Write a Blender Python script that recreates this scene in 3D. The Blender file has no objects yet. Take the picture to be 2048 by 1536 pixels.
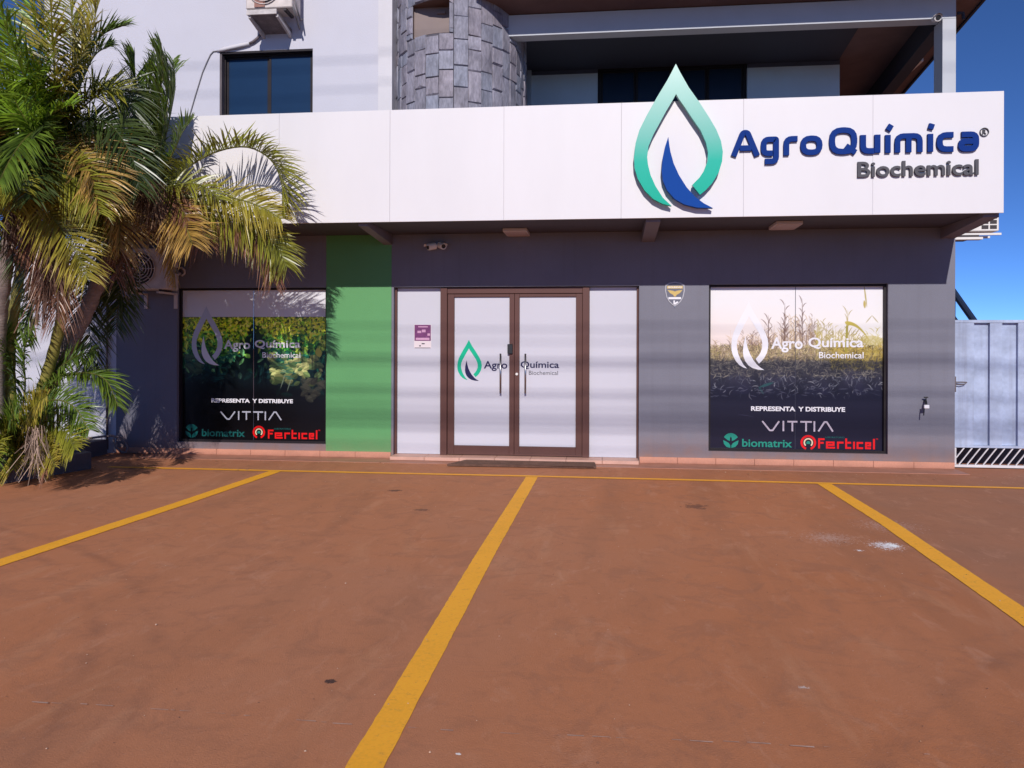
import bpy, bmesh, math, random
import numpy as np
from mathutils import Vector, Matrix
from mathutils.geometry import tessellate_polygon
R = math.radians
rnd = random.Random(7)
S = bpy.context.scene
C = S.collection

# ------------------------------------------------------------------ camera
cam = bpy.data.cameras.new('camera')
camo = bpy.data.objects.new('camera', cam); C.objects.link(camo)
cam.sensor_width = 36.0
cam.lens = 28.39
cam.shift_y = -78 / 2048
cam.clip_end = 2000
yaw = math.atan(186 / 1615)
camo.matrix_world = Matrix.Translation((0, -10.4, 1.5)) @ Matrix.Rotation(yaw, 4, 'Z') @ Matrix.Rotation(R(90), 4, 'X') @ Matrix.Rotation(0.003, 4, 'Z')
S.camera = camo

# ------------------------------------------------------------------ sky, sun, exposure
SUN = Vector((0.085, -1.0, 0.56)).normalized()
world = bpy.data.worlds.new('World'); S.world = world; world.use_nodes = True
wn = world.node_tree; wn.nodes.clear()
sky = wn.nodes.new('ShaderNodeTexSky'); sky.sky_type = 'NISHITA'; sky.sun_disc = False
sky.sun_elevation = math.asin(SUN.z); sky.sun_rotation = math.atan2(SUN.x, SUN.y)
sky.air_density = 0.42; sky.dust_density = 0.0; sky.ozone_density = 10.0; sky.altitude = 2000
bg = wn.nodes.new('ShaderNodeBackground'); bg.inputs['Strength'].default_value = 0.14
wo = wn.nodes.new('ShaderNodeOutputWorld')
wn.links.new(sky.outputs[0], bg.inputs['Color']); wn.links.new(bg.outputs[0], wo.inputs['Surface'])
sl = bpy.data.lights.new('sun', 'SUN'); sl.energy = 3.8; sl.angle = R(0.53); sl.color = (1.0, 0.955, 0.905)
so = bpy.data.objects.new('sun', sl); C.objects.link(so)
so.rotation_euler = (-SUN).to_track_quat('-Z', 'Y').to_euler()
so.location = (3, -20, 14)
S.view_settings.view_transform = 'Standard'; S.view_settings.look = 'None'
S.view_settings.exposure = 0.0; S.view_settings.gamma = 1.0; S.view_settings.use_curve_mapping = False

# ------------------------------------------------------------------ helpers
def lin(r, g, b):
    f = lambda c: (c / 255) / 12.92 if c <= 10 else (((c / 255) + 0.055) / 1.055) ** 2.4
    return (f(r), f(g), f(b), 1)

def setmeta(o, label=None, cat=None, group=None, kind=None):
    if label: o['label'] = label
    if cat: o['category'] = cat
    if group: o['group'] = group
    if kind: o['kind'] = kind
    return o

def thing(name, loc, label, cat, group=None):
    o = bpy.data.objects.new(name, None); C.objects.link(o); o.location = loc
    o.empty_display_size = 0.2
    return setmeta(o, label, cat, group)

def wloc(o):
    v = Vector((0, 0, 0))
    while o is not None:
        v += o.location; o = o.parent
    return v

def link(name, me, mat, parent=None, smooth=False):
    """link a mesh given in world coordinates as a child of parent"""
    o = bpy.data.objects.new(name, me); C.objects.link(o)
    if mat is not None:
        me.materials.append(mat)
    if parent is not None:
        w = wloc(parent); o.parent = parent
        me.transform(Matrix.Translation(-w))
    if smooth:
        me.polygons.foreach_set('use_smooth', [True] * len(me.polygons))
    me.update()
    return o

def mesh(v, f):
    me = bpy.data.meshes.new('m'); me.from_pydata([tuple(p) for p in v], [], f); me.update(); return me

class MB:
    """collects simple shapes into one mesh"""
    def __init__(s): s.v = []; s.f = []
    def add(s, v, f):
        n = len(s.v); s.v += [tuple(p) for p in v]; s.f += [tuple(i + n for i in q) for q in f]; return s
    def box(s, x0, x1, y0, y1, z0, z1):
        v = [(x, y, z) for z in (z0, z1) for y in (y0, y1) for x in (x0, x1)]
        return s.add(v, [(0, 2, 3, 1), (4, 5, 7, 6), (0, 1, 5, 4), (2, 6, 7, 3), (0, 4, 6, 2), (1, 3, 7, 5)])
    def quad(s, a, b, c, d): return s.add([a, b, c, d], [(0, 1, 2, 3)])
    def tube(s, pts, r, n=8, caps=True):
        pts = [Vector(p) for p in pts]; rs = r if isinstance(r, (list, tuple)) else [r] * len(pts)
        ring = []; prev = None
        for i, p in enumerate(pts):
            t = (pts[min(i + 1, len(pts) - 1)] - pts[max(i - 1, 0)]).normalized()
            if prev is None:
                a = t.cross(Vector((0, 0, 1)));
                if a.length < 0.1: a = t.cross(Vector((0, 1, 0)))
            else:
                a = prev - t * prev.dot(t)
            a.normalize(); prev = a; b = t.cross(a)
            ring.append([p + (a * math.cos(k * 2 * math.pi / n) + b * math.sin(k * 2 * math.pi / n)) * rs[i] for k in range(n)])
        base = len(s.v)
        for q in ring: s.v += [tuple(p) for p in q]
        for i in range(len(ring) - 1):
            for k in range(n):
                k2 = (k + 1) % n
                s.f.append((base + i * n + k, base + i * n + k2, base + (i + 1) * n + k2, base + (i + 1) * n + k))
        if caps:
            s.f.append(tuple(base + k for k in reversed(range(n))))
            s.f.append(tuple(base + (len(ring) - 1) * n + k for k in range(n)))
        return s
    def build(s, name, mat, parent=None, smooth=False, bevel=0.0):
        me = mesh(s.v, s.f)
        if bevel > 0:
            bm = bmesh.new(); bm.from_mesh(me)
            bmesh.ops.bevel(bm, geom=bm.edges[:], offset=bevel, segments=1, affect='EDGES', clamp_overlap=True)
            bm.to_mesh(me); bm.free()
        return link(name, me, mat, parent, smooth)

def box(name, mat, parent, x0, x1, y0, y1, z0, z1, bevel=0.0):
    return MB().box(x0, x1, y0, y1, z0, z1).build(name, mat, parent, bevel=bevel)

def holes_wall(name, mat, parent, x0, x1, z0, z1, y0, y1, holes):
    """a wall slab in X-Z with rectangular openings, reveals included"""
    xs = sorted({x0, x1} | {h[0] for h in holes} | {h[1] for h in holes})
    zs = sorted({z0, z1} | {h[2] for h in holes} | {h[3] for h in holes})
    inh = lambda x, z: any(h[0] < x < h[1] and h[2] < z < h[3] for h in holes)
    m = MB()
    solid = [[not inh((xs[i] + xs[i + 1]) / 2, (zs[j] + zs[j + 1]) / 2) for j in range(len(zs) - 1)] for i in range(len(xs) - 1)]
    for i in range(len(xs) - 1):
        for j in range(len(zs) - 1):
            if not solid[i][j]: continue
            a, b, c, d = xs[i], xs[i + 1], zs[j], zs[j + 1]
            m.quad((a, y0, c), (b, y0, c), (b, y0, d), (a, y0, d))
            m.quad((b, y1, c), (a, y1, c), (a, y1, d), (b, y1, d))
            if i == 0 or not solid[i - 1][j]: m.quad((a, y1, c), (a, y0, c), (a, y0, d), (a, y1, d))
            if i == len(xs) - 2 or not solid[i + 1][j]: m.quad((b, y0, c), (b, y1, c), (b, y1, d), (b, y0, d))
            if j == 0 or not solid[i][j - 1]: m.quad((a, y1, c), (b, y1, c), (b, y0, c), (a, y0, c))
            if j == len(zs) - 2 or not solid[i][j + 1]: m.quad((a, y0, d), (b, y0, d), (b, y1, d), (a, y1, d))
    return m.build(name, mat, parent)

def prism(poly, y0, y1):
    """closed outline [(x,z)] extruded from y0 (front) to y1 (back)"""
    area = sum(poly[i][0] * poly[(i + 1) % len(poly)][1] - poly[(i + 1) % len(poly)][0] * poly[i][1] for i in range(len(poly)))
    if area < 0: poly = poly[::-1]
    n = len(poly)
    v = [(x, y0, z) for x, z in poly] + [(x, y1, z) for x, z in poly]
    tris = tessellate_polygon([[Vector((x, z, 0)) for x, z in poly]])
    f = []
    for t in tris:
        a, b, c = [Vector((poly[i][0], poly[i][1], 0)) for i in t]
        if (b - a).cross(c - a).z < 0: t = (t[0], t[2], t[1])
        f.append(tuple(t)); f.append((t[0] + n, t[2] + n, t[1] + n))
    for i in range(n):
        j = (i + 1) % n
        f.append((i, i + n, j + n, j))
    return v, f

def fillet(pts, r, closed=False, seg=4):
    out = []; n = len(pts)
    for i, p in enumerate(pts):
        if not closed and i in (0, n - 1): out.append(p); continue
        a = Vector(pts[i - 1]); b = Vector(p); c = Vector(pts[(i + 1) % n])
        d0 = (a - b); d1 = (c - b); rr = min(r, d0.length * 0.49, d1.length * 0.49)
        s0 = b + d0.normalized() * rr; s1 = b + d1.normalized() * rr
        for k in range(seg + 1):
            t = k / seg
            out.append(tuple((1 - t) ** 2 * s0 + 2 * t * (1 - t) * b + t * t * s1))
    return out

def stroke(m, pts, w, y0, y1, closed=False):
    """constant-width ribbon with mitred joints, extruded, added to MB m"""
    P = [Vector(p) for p in pts]; n = len(P); L = []; Rr = []
    for i in range(n):
        if closed: a, c = P[i - 1], P[(i + 1) % n]
        else: a, c = P[max(i - 1, 0)], P[min(i + 1, n - 1)]
        d0 = (P[i] - a); d1 = (c - P[i])
        if d0.length < 1e-9: d0 = d1
        if d1.length < 1e-9: d1 = d0
        d0 = d0.normalized(); d1 = d1.normalized()
        n0 = Vector((-d0.y, d0.x)); n1 = Vector((-d1.y, d1.x)); nn = (n0 + n1).normalized()
        k = min(1 / max(nn.dot(n0), 0.3), 2.2) * w / 2
        L.append(P[i] + nn * k); Rr.append(P[i] - nn * k)
    v = []
    for i in range(n):
        for q in (L[i], Rr[i]):
            v.append((q.x, y0, q.y)); v.append((q.x, y1, q.y))
    f = []
    for i in range(n if closed else n - 1):
        a = 4 * i; b = 4 * ((i + 1) % n)
        f += [(a + 2, b + 2, b, a), (a + 1, b + 1, b + 3, a + 3), (a, b, b + 1, a + 1), (a + 3, b + 3, b + 2, a + 2)]
    if not closed:
        f += [(0, 1, 3, 2)]; e = 4 * (n - 1); f += [(e + 2, e + 3, e + 1, e)]
    return m.add(v, f)

_dg = None
def text_mesh(s, offset=0.0, ext=0.0):
    cu = bpy.data.curves.new('t', 'FONT'); cu.body = s; cu.offset = offset; cu.extrude = ext; cu.resolution_u = 4
    o = bpy.data.objects.new('t', cu); C.objects.link(o)
    dg = bpy.context.evaluated_depsgraph_get(); dg.update()
    me = bpy.data.meshes.new_from_object(o.evaluated_get(dg))
    bpy.data.objects.remove(o); bpy.data.curves.remove(cu)
    n = len(me.vertices); co = np.empty(n * 3); me.vertices.foreach_get('co', co)
    return me, co.reshape(-1, 3)

def text_obj(name, s, mat, parent, x0, x1, zb, zt, y, offset=0.0, thick=0.001, ref=None):
    """lettering facing -Y, its ink fitted to x0..x1, zb..zt"""
    me, co = text_mesh(s, offset, 0.5)
    lo, hi = co.min(0), co.max(0)
    if ref is not None:               # vertical extent of another string, e.g. without descenders
        _, rc = text_mesh(ref, offset, 0.5); lo[1], hi[1] = rc.min(0)[1], rc.max(0)[1]
    new = np.empty_like(co)
    new[:, 0] = x0 + (co[:, 0] - lo[0]) / (hi[0] - lo[0]) * (x1 - x0)
    new[:, 2] = zb + (co[:, 1] - lo[1]) / (hi[1] - lo[1]) * (zt - zb)
    new[:, 1] = y - (co[:, 2] + 0.5) * thick
    me.vertices.foreach_set('co', new.ravel()); me.update()
    return link(name, me, mat, parent)

def copy_tree(o, loc, **meta):
    r = o.copy(); C.objects.link(r); r.location = loc
    for k, v in meta.items(): r[k] = v
    for ch in o.children:
        c = ch.copy(); C.objects.link(c); c.parent = r
        for g in ch.children:
            d = g.copy(); C.objects.link(d); d.parent = c
    return r

# ------------------------------------------------------------------ materials
def material(name, col, rough=0.8, metal=0.0, spec=0.5, var=0.0, scale=3.0, grain=0.0, gscale=80.0, bump=0.0, bscale=60.0, attr=None, transl=0.0, coat=0.0, stretch=None):
    m = bpy.data.materials.new(name); m.use_nodes = True; nt = m.node_tree; b = nt.nodes['Principled BSDF']
    N = nt.nodes.new; Lk = nt.links.new
    b.inputs['Roughness'].default_value = rough; b.inputs['Metallic'].default_value = metal
    b.inputs['Specular IOR Level'].default_value = spec; b.inputs['Coat Weight'].default_value = coat
    tc = N('ShaderNodeTexCoord'); src = tc.outputs['Object']
    if stretch:
        mp = N('ShaderNodeMapping'); mp.inputs['Scale'].default_value = stretch; Lk(src, mp.inputs[0]); src = mp.outputs[0]
    out = None
    if attr:
        a = N('ShaderNodeAttribute'); a.attribute_name = attr; out = a.outputs['Color']
    else:
        rgb = N('ShaderNodeRGB'); rgb.outputs[0].default_value = col; out = rgb.outputs[0]
    def layer(out, sc, amt, detail):
        n = N('ShaderNodeTexNoise'); n.inputs['Scale'].default_value = sc; n.inputs['Detail'].default_value = detail; n.inputs['Roughness'].default_value = 0.6
        Lk(src, n.inputs['Vector'])
        mr = N('ShaderNodeMapRange'); mr.inputs['From Min'].default_value = 0.3; mr.inputs['From Max'].default_value = 0.7
        mr.inputs['To Min'].default_value = 1 - amt; mr.inputs['To Max'].default_value = 1 + amt
        Lk(n.outputs['Fac'], mr.inputs['Value'])
        mul = N('ShaderNodeVectorMath'); mul.operation = 'MULTIPLY'; Lk(out, mul.inputs[0]); Lk(mr.outputs[0], mul.inputs[1]); return mul.outputs[0]
    if var: out = layer(out, scale, var, 5)
    if grain: out = layer(out, gscale, grain, 2)
    Lk(out, b.inputs['Base Color'])
    if bump:
        n = N('ShaderNodeTexNoise'); n.inputs['Scale'].default_value = bscale; n.inputs['Detail'].default_value = 6; Lk(src, n.inputs['Vector'])
        bp = N('ShaderNodeBump'); bp.inputs['Strength'].default_value = bump; bp.inputs['Distance'].default_value = 0.01
        Lk(n.outputs['Fac'], bp.inputs['Height']); Lk(bp.outputs[0], b.inputs['Normal'])
    if transl:
        t = N('ShaderNodeBsdfTranslucent'); Lk(out, t.inputs['Color'])
        mx = N('ShaderNodeMixShader'); mx.inputs[0].default_value = transl
        Lk(b.outputs[0], mx.inputs[1]); Lk(t.outputs[0], mx.inputs[2]); Lk(mx.outputs[0], nt.nodes['Material Output'].inputs['Surface'])
    m.diffuse_color = col
    return m

def add_stain(m, col, height=0.5, amount=0.7, z_base=0.0, noise=6.0):
    """dirt splashed up from the ground: world-height mask broken up by noise"""
    nt = m.node_tree; N = nt.nodes.new; Lk = nt.links.new; b = nt.nodes['Principled BSDF']
    prev = b.inputs['Base Color'].links[0].from_socket
    g = N('ShaderNodeNewGeometry'); sp = N('ShaderNodeSeparateXYZ'); Lk(g.outputs['Position'], sp.inputs[0])
    mr = N('ShaderNodeMapRange'); mr.inputs['From Min'].default_value = z_base; mr.inputs['From Max'].default_value = z_base + height
    mr.inputs['To Min'].default_value = 1; mr.inputs['To Max'].default_value = 0; Lk(sp.outputs['Z'], mr.inputs['Value'])
    n = N('ShaderNodeTexNoise'); n.inputs['Scale'].default_value = noise; n.inputs['Detail'].default_value = 6; Lk(g.outputs['Position'], n.inputs['Vector'])
    pw = N('ShaderNodeMath'); pw.operation = 'POWER'; pw.inputs[1].default_value = 2.0; Lk(mr.outputs[0], pw.inputs[0])
    mm = N('ShaderNodeMath'); mm.operation = 'MULTIPLY'; Lk(pw.outputs[0], mm.inputs[0]); Lk(n.outputs['Fac'], mm.inputs[1])
    m2 = N('ShaderNodeMath'); m2.operation = 'MULTIPLY'; m2.inputs[1].default_value = amount * 1.8; m2.use_clamp = True; Lk(mm.outputs[0], m2.inputs[0])
    mx = N('ShaderNodeMix'); mx.data_type = 'RGBA'; Lk(m2.outputs[0], mx.inputs['Factor']); Lk(prev, mx.inputs['A']); mx.inputs['B'].default_value = col
    Lk(mx.outputs['Result'], b.inputs['Base Color'])

M = {}
M['grey'] = material('grey_paint', (0.182, 0.180, 0.222, 1), 0.7, spec=0.3, var=0.07, scale=1.3, grain=0.05, bump=0.15, bscale=90)
add_stain(M['grey'], (0.30, 0.15, 0.10, 1), 0.6, 0.8)
M['green'] = material('green_paint', (0.095, 0.30, 0.105, 1), 0.6, var=0.05, scale=1.5, grain=0.03, bump=0.15, bscale=90)
add_stain(M['green'], (0.30, 0.18, 0.10, 1), 0.4, 0.4)
M['white'] = material('white_wall_paint', (0.55, 0.535, 0.60, 1), 0.75, var=0.035, scale=0.9, grain=0.02, bump=0.2, bscale=70)
M['white2'] = material('white_pillar_paint', (0.63, 0.60, 0.63, 1), 0.7, var=0.04, scale=2, bump=0.15)
M['panel'] = material('white_composite_panel', (0.725, 0.69, 0.71, 1), 0.45, var=0.03, scale=1.2, spec=0.35, stretch=(1, 1, .35))
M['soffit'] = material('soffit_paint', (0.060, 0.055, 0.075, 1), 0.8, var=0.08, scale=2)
M['beam'] = material('beam_paint', (0.17, 0.16, 0.20, 1), 0.8, var=0.06, scale=3)
M['roof_paint'] = material('roof_beam_paint', (0.50, 0.51, 0.55, 1), 0.75, var=0.05, scale=2)
M['brown_soffit'] = material('brown_soffit', (0.16, 0.095, 0.085, 1), 0.85, var=0.15, scale=2.5, bump=0.2)
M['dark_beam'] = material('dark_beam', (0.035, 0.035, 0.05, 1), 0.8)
M['balcony'] = material('blue_grey_wall', (0.66, 0.70, 0.76, 1), 0.8, var=0.05, scale=1.5, bump=0.15)
M['balcony_shade'] = material('shade_band_tone', (0.085, 0.085, 0.125, 1), 0.8, var=0.05, scale=1.5, bump=0.15)
M['stone'] = material('slate_stone', (0.27, 0.25, 0.32, 1), 0.75, var=0.28, scale=9, grain=0.22, gscale=38, bump=1.0, bscale=26, attr='tint', stretch=(1, 1, .35))
M['mortar'] = material('tower_mortar', (0.10, 0.09, 0.11, 1), 0.9)
M['niche'] = material('niche_board', (0.26, 0.20, 0.19, 1), 0.8, var=0.06)
M['niche_frame'] = material('niche_frame', (0.12, 0.06, 0.045, 1), 0.6)
M['frame'] = material('dark_window_frame', (0.022, 0.017, 0.020, 1), 0.5, spec=0.2, grain=0.1)
M['frame_grey'] = material('weathered_frame', (0.11, 0.085, 0.09, 1), 0.6, var=0.4, scale=6, stretch=(1, 1, .3))
def add_streaks(m, col, amount):
    """faint run-off streaks down a panel"""
    nt = m.node_tree; N = nt.nodes.new; Lk = nt.links.new; b = nt.nodes['Principled BSDF']
    prev = b.inputs['Base Color'].links[0].from_socket
    g = N('ShaderNodeNewGeometry'); mp = N('ShaderNodeMapping'); mp.inputs['Scale'].default_value = (14, 1, .45); Lk(g.outputs['Position'], mp.inputs[0])
    n = N('ShaderNodeTexNoise'); n.inputs['Scale'].default_value = 1.0; n.inputs['Detail'].default_value = 5; Lk(mp.outputs[0], n.inputs['Vector'])
    mr = N('ShaderNodeMapRange'); mr.inputs['From Min'].default_value = .52; mr.inputs['From Max'].default_value = .74; mr.inputs['To Max'].default_value = amount; Lk(n.outputs['Fac'], mr.inputs['Value'])
    mx = N('ShaderNodeMix'); mx.data_type = 'RGBA'; Lk(mr.outputs[0], mx.inputs['Factor']); Lk(prev, mx.inputs['A']); mx.inputs['B'].default_value = col
    Lk(mx.outputs['Result'], b.inputs['Base Color'])
add_streaks(M['grey'], (0.12, 0.11, 0.13, 1), .14)
M['brown'] = material('brown_aluminium', (0.115, 0.052, 0.043, 1), 0.38, spec=0.25, var=0.05, stretch=(1, 1, .2))
M['film'] = material('white_window_film', (0.575, 0.56, 0.625, 1), 0.3, spec=0.4, var=0.02, scale=0.8)
M['blueglass'] = material('blue_tinted_glass', (0.012, 0.035, 0.085, 1), 0.22, spec=0.35, var=0.10, scale=0.9)
M['darkglass'] = material('dark_glass', (0.012, 0.028, 0.060, 1), 0.2, spec=0.4)
M['curtain'] = material('dark_curtain', (0.02, 0.035, 0.06, 1), 0.9)
M['tile'] = material('terracotta_tile', (0.56, 0.25, 0.165, 1), 0.55, var=0.14, scale=2.5, grain=0.08, gscale=50)
M['tile_light'] = material('pinkish_tile', (0.60, 0.34, 0.26, 1), 0.5, var=0.10, scale=4, grain=0.05)
M['metal'] = material('brushed_steel', (0.38, 0.37, 0.38, 1), 0.3, metal=1.0)
M['black'] = material('black_plastic', (0.012, 0.012, 0.014, 1), 0.4)
M['offwhite'] = material('off_white_plastic', (0.74, 0.70, 0.67, 1), 0.5, var=0.05)
M['ac'] = material('ac_casing', (0.62, 0.54, 0.51, 1), 0.6, var=0.16, scale=7)
M['ac_dark'] = material('ac_inside', (0.04, 0.03, 0.035, 1), 0.7)
M['ac_rust'] = material('ac_copper_side', (0.28, 0.13, 0.10, 1), 0.6, var=0.15, scale=8)
M['concrete'] = material('rough_concrete', (0.20, 0.17, 0.175, 1), 0.95, var=0.25, scale=14, grain=0.15, bump=0.5)
M['conc_white'] = material('painted_concrete_edge', (0.55, 0.50, 0.49, 1), 0.85, var=0.2, scale=12)
M['shelf_patch'] = material('bluish_wall_patch', (0.42, 0.46, 0.56, 1), 0.8)
M['insul'] = material('pipe_insulation', (0.50, 0.44, 0.42, 1), 0.8, var=0.25, scale=12)
M['cable'] = material('grey_cable', (0.16, 0.15, 0.16, 1), 0.6)
M['gate'] = material('pale_blue_gate_paint', (0.40, 0.46, 0.62, 1), 0.5, var=0.20, scale=4.0, grain=0.05, gscale=25)
add_stain(M['gate'], (0.40, 0.33, 0.34, 1), 0.5, 0.3)
add_streaks(M['gate'], (0.20, 0.19, 0.24, 1), .45)
M['gate_bar'] = material('white_gate_bar', (0.66, 0.62, 0.63, 1), 0.5, var=0.1, scale=6)
M['rail'] = material('navy_rail', (0.012, 0.022, 0.05, 1), 0.4)
M['stair'] = material('stair_concrete', (0.20, 0.17, 0.19, 1), 0.9, var=0.1)
M['mat'] = material('brown_door_mat', (0.13, 0.065, 0.045, 1), 0.95, var=0.25, scale=9, grain=0.3, gscale=120, bump=0.6, bscale=150)
M['planter'] = material('planter_concrete', (0.105, 0.085, 0.10, 1), 0.9, var=0.12, scale=4, bump=0.4)
M['soil'] = material('planter_soil', (0.045, 0.028, 0.02, 1), 1.0, var=0.4, scale=15, bump=1.0, bscale=40)
M['navy'] = material('navy_letter', (0.004, 0.032, 0.200, 1), 0.7, spec=0.12)
M['greyletter'] = material('grey_letter', (0.085, 0.082, 0.095, 1), 0.6, spec=0.2)
M['blade'] = material('blue_blade', (0.001, 0.055, 0.300, 1), 0.6, spec=0.12)
M['print_white'] = material('white_print', (0.82, 0.80, 0.84, 1), 0.3)
M['print_grey'] = material('grey_print', (0.55, 0.56, 0.64, 1), 0.3)
M['print_lilac'] = material('lilac_print', (0.60, 0.52, 0.60, 1), 0.3)
M['print_teal'] = material('teal_print', (0.01, 0.25, 0.18, 1), 0.3)
M['print_dteal'] = material('dull_teal_print', (0.006, 0.10, 0.095, 1), 0.3)
M['print_red'] = material('red_print', (0.75, 0.004, 0.006, 1), 0.3)
M['print_cream'] = material('cream_print', (0.75, 0.60, 0.40, 1), 0.3)
M['print_dark'] = material('dark_print', (0.012, 0.010, 0.022, 1), 0.3)
M['door_green'] = material('green_print', (0.002, 0.44, 0.24, 1), 0.3)
M['door_navy'] = material('navy_print', (0.012, 0.008, 0.06, 1), 0.3)
M['purple'] = material('purple_print', (0.17, 0.035, 0.14, 1), 0.4, var=0.35, scale=30)
M['pinkprint'] = material('pink_print', (0.62, 0.33, 0.50, 1), 0.4)
M['paper'] = material('paper', (0.78, 0.68, 0.70, 1), 0.7)
M['gold'] = material('gold_print', (0.60, 0.42, 0.12, 1), 0.4)
M['silver'] = material('silver_print', (0.45, 0.44, 0.48, 1), 0.4)
M['plate'] = material('grey_plate', (0.12, 0.12, 0.16, 1), 0.4)
M['wire'] = material('wire_black', (0.02, 0.02, 0.02, 1), 0.6)
M['pole'] = material('pole_concrete', (0.35, 0.33, 0.31, 1), 0.9, var=0.1)
M['hose'] = material('hose_pink_grey', (0.24, 0.17, 0.16, 1), 0.6, var=0.1)
M['lamp'] = material('lamp_diffuser', (0.46, 0.36, 0.36, 1), 0.5)
M['lamp_rim'] = material('lamp_rim', (0.60, 0.52, 0.52, 1), 0.5)
M['leaf'] = material('palm_leaf', (0.06, 0.1, 0.02, 1), 0.33, spec=0.6, attr='tint', transl=0.30)
M['rachis'] = material('palm_rachis', (0.16, 0.15, 0.04, 1), 0.5, attr='tint')
M['trunk'] = material('palm_trunk', (0.27, 0.21, 0.185, 1), 0.9, var=0.3, scale=9, stretch=(1, 1, 4), bump=0.8, bscale=25)
M['trunk_green'] = material('ringed_green_trunk', (0.26, 0.22, 0.05, 1), 0.6, var=0.35, scale=5, stretch=(.5, .5, 4), bump=0.4, bscale=25)
M['fibre'] = material('palm_fibre', (0.13, 0.065, 0.04, 1), 0.95, attr='tint')

# teal of the emblem: fade from pale (top) to saturated (bottom)
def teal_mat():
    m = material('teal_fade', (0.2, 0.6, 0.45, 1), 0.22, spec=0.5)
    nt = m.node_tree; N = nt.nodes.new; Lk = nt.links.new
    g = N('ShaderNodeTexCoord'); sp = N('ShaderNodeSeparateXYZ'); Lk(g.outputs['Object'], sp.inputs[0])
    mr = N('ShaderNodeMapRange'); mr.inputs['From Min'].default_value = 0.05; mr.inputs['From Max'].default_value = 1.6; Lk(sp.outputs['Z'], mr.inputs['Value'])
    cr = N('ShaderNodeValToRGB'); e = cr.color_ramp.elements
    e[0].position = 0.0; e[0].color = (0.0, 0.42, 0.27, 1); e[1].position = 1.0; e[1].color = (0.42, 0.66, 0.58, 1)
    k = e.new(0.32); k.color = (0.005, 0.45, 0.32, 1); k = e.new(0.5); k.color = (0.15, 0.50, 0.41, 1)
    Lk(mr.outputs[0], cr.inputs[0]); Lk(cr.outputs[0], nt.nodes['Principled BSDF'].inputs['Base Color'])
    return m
M['teal'] = teal_mat()

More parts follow.
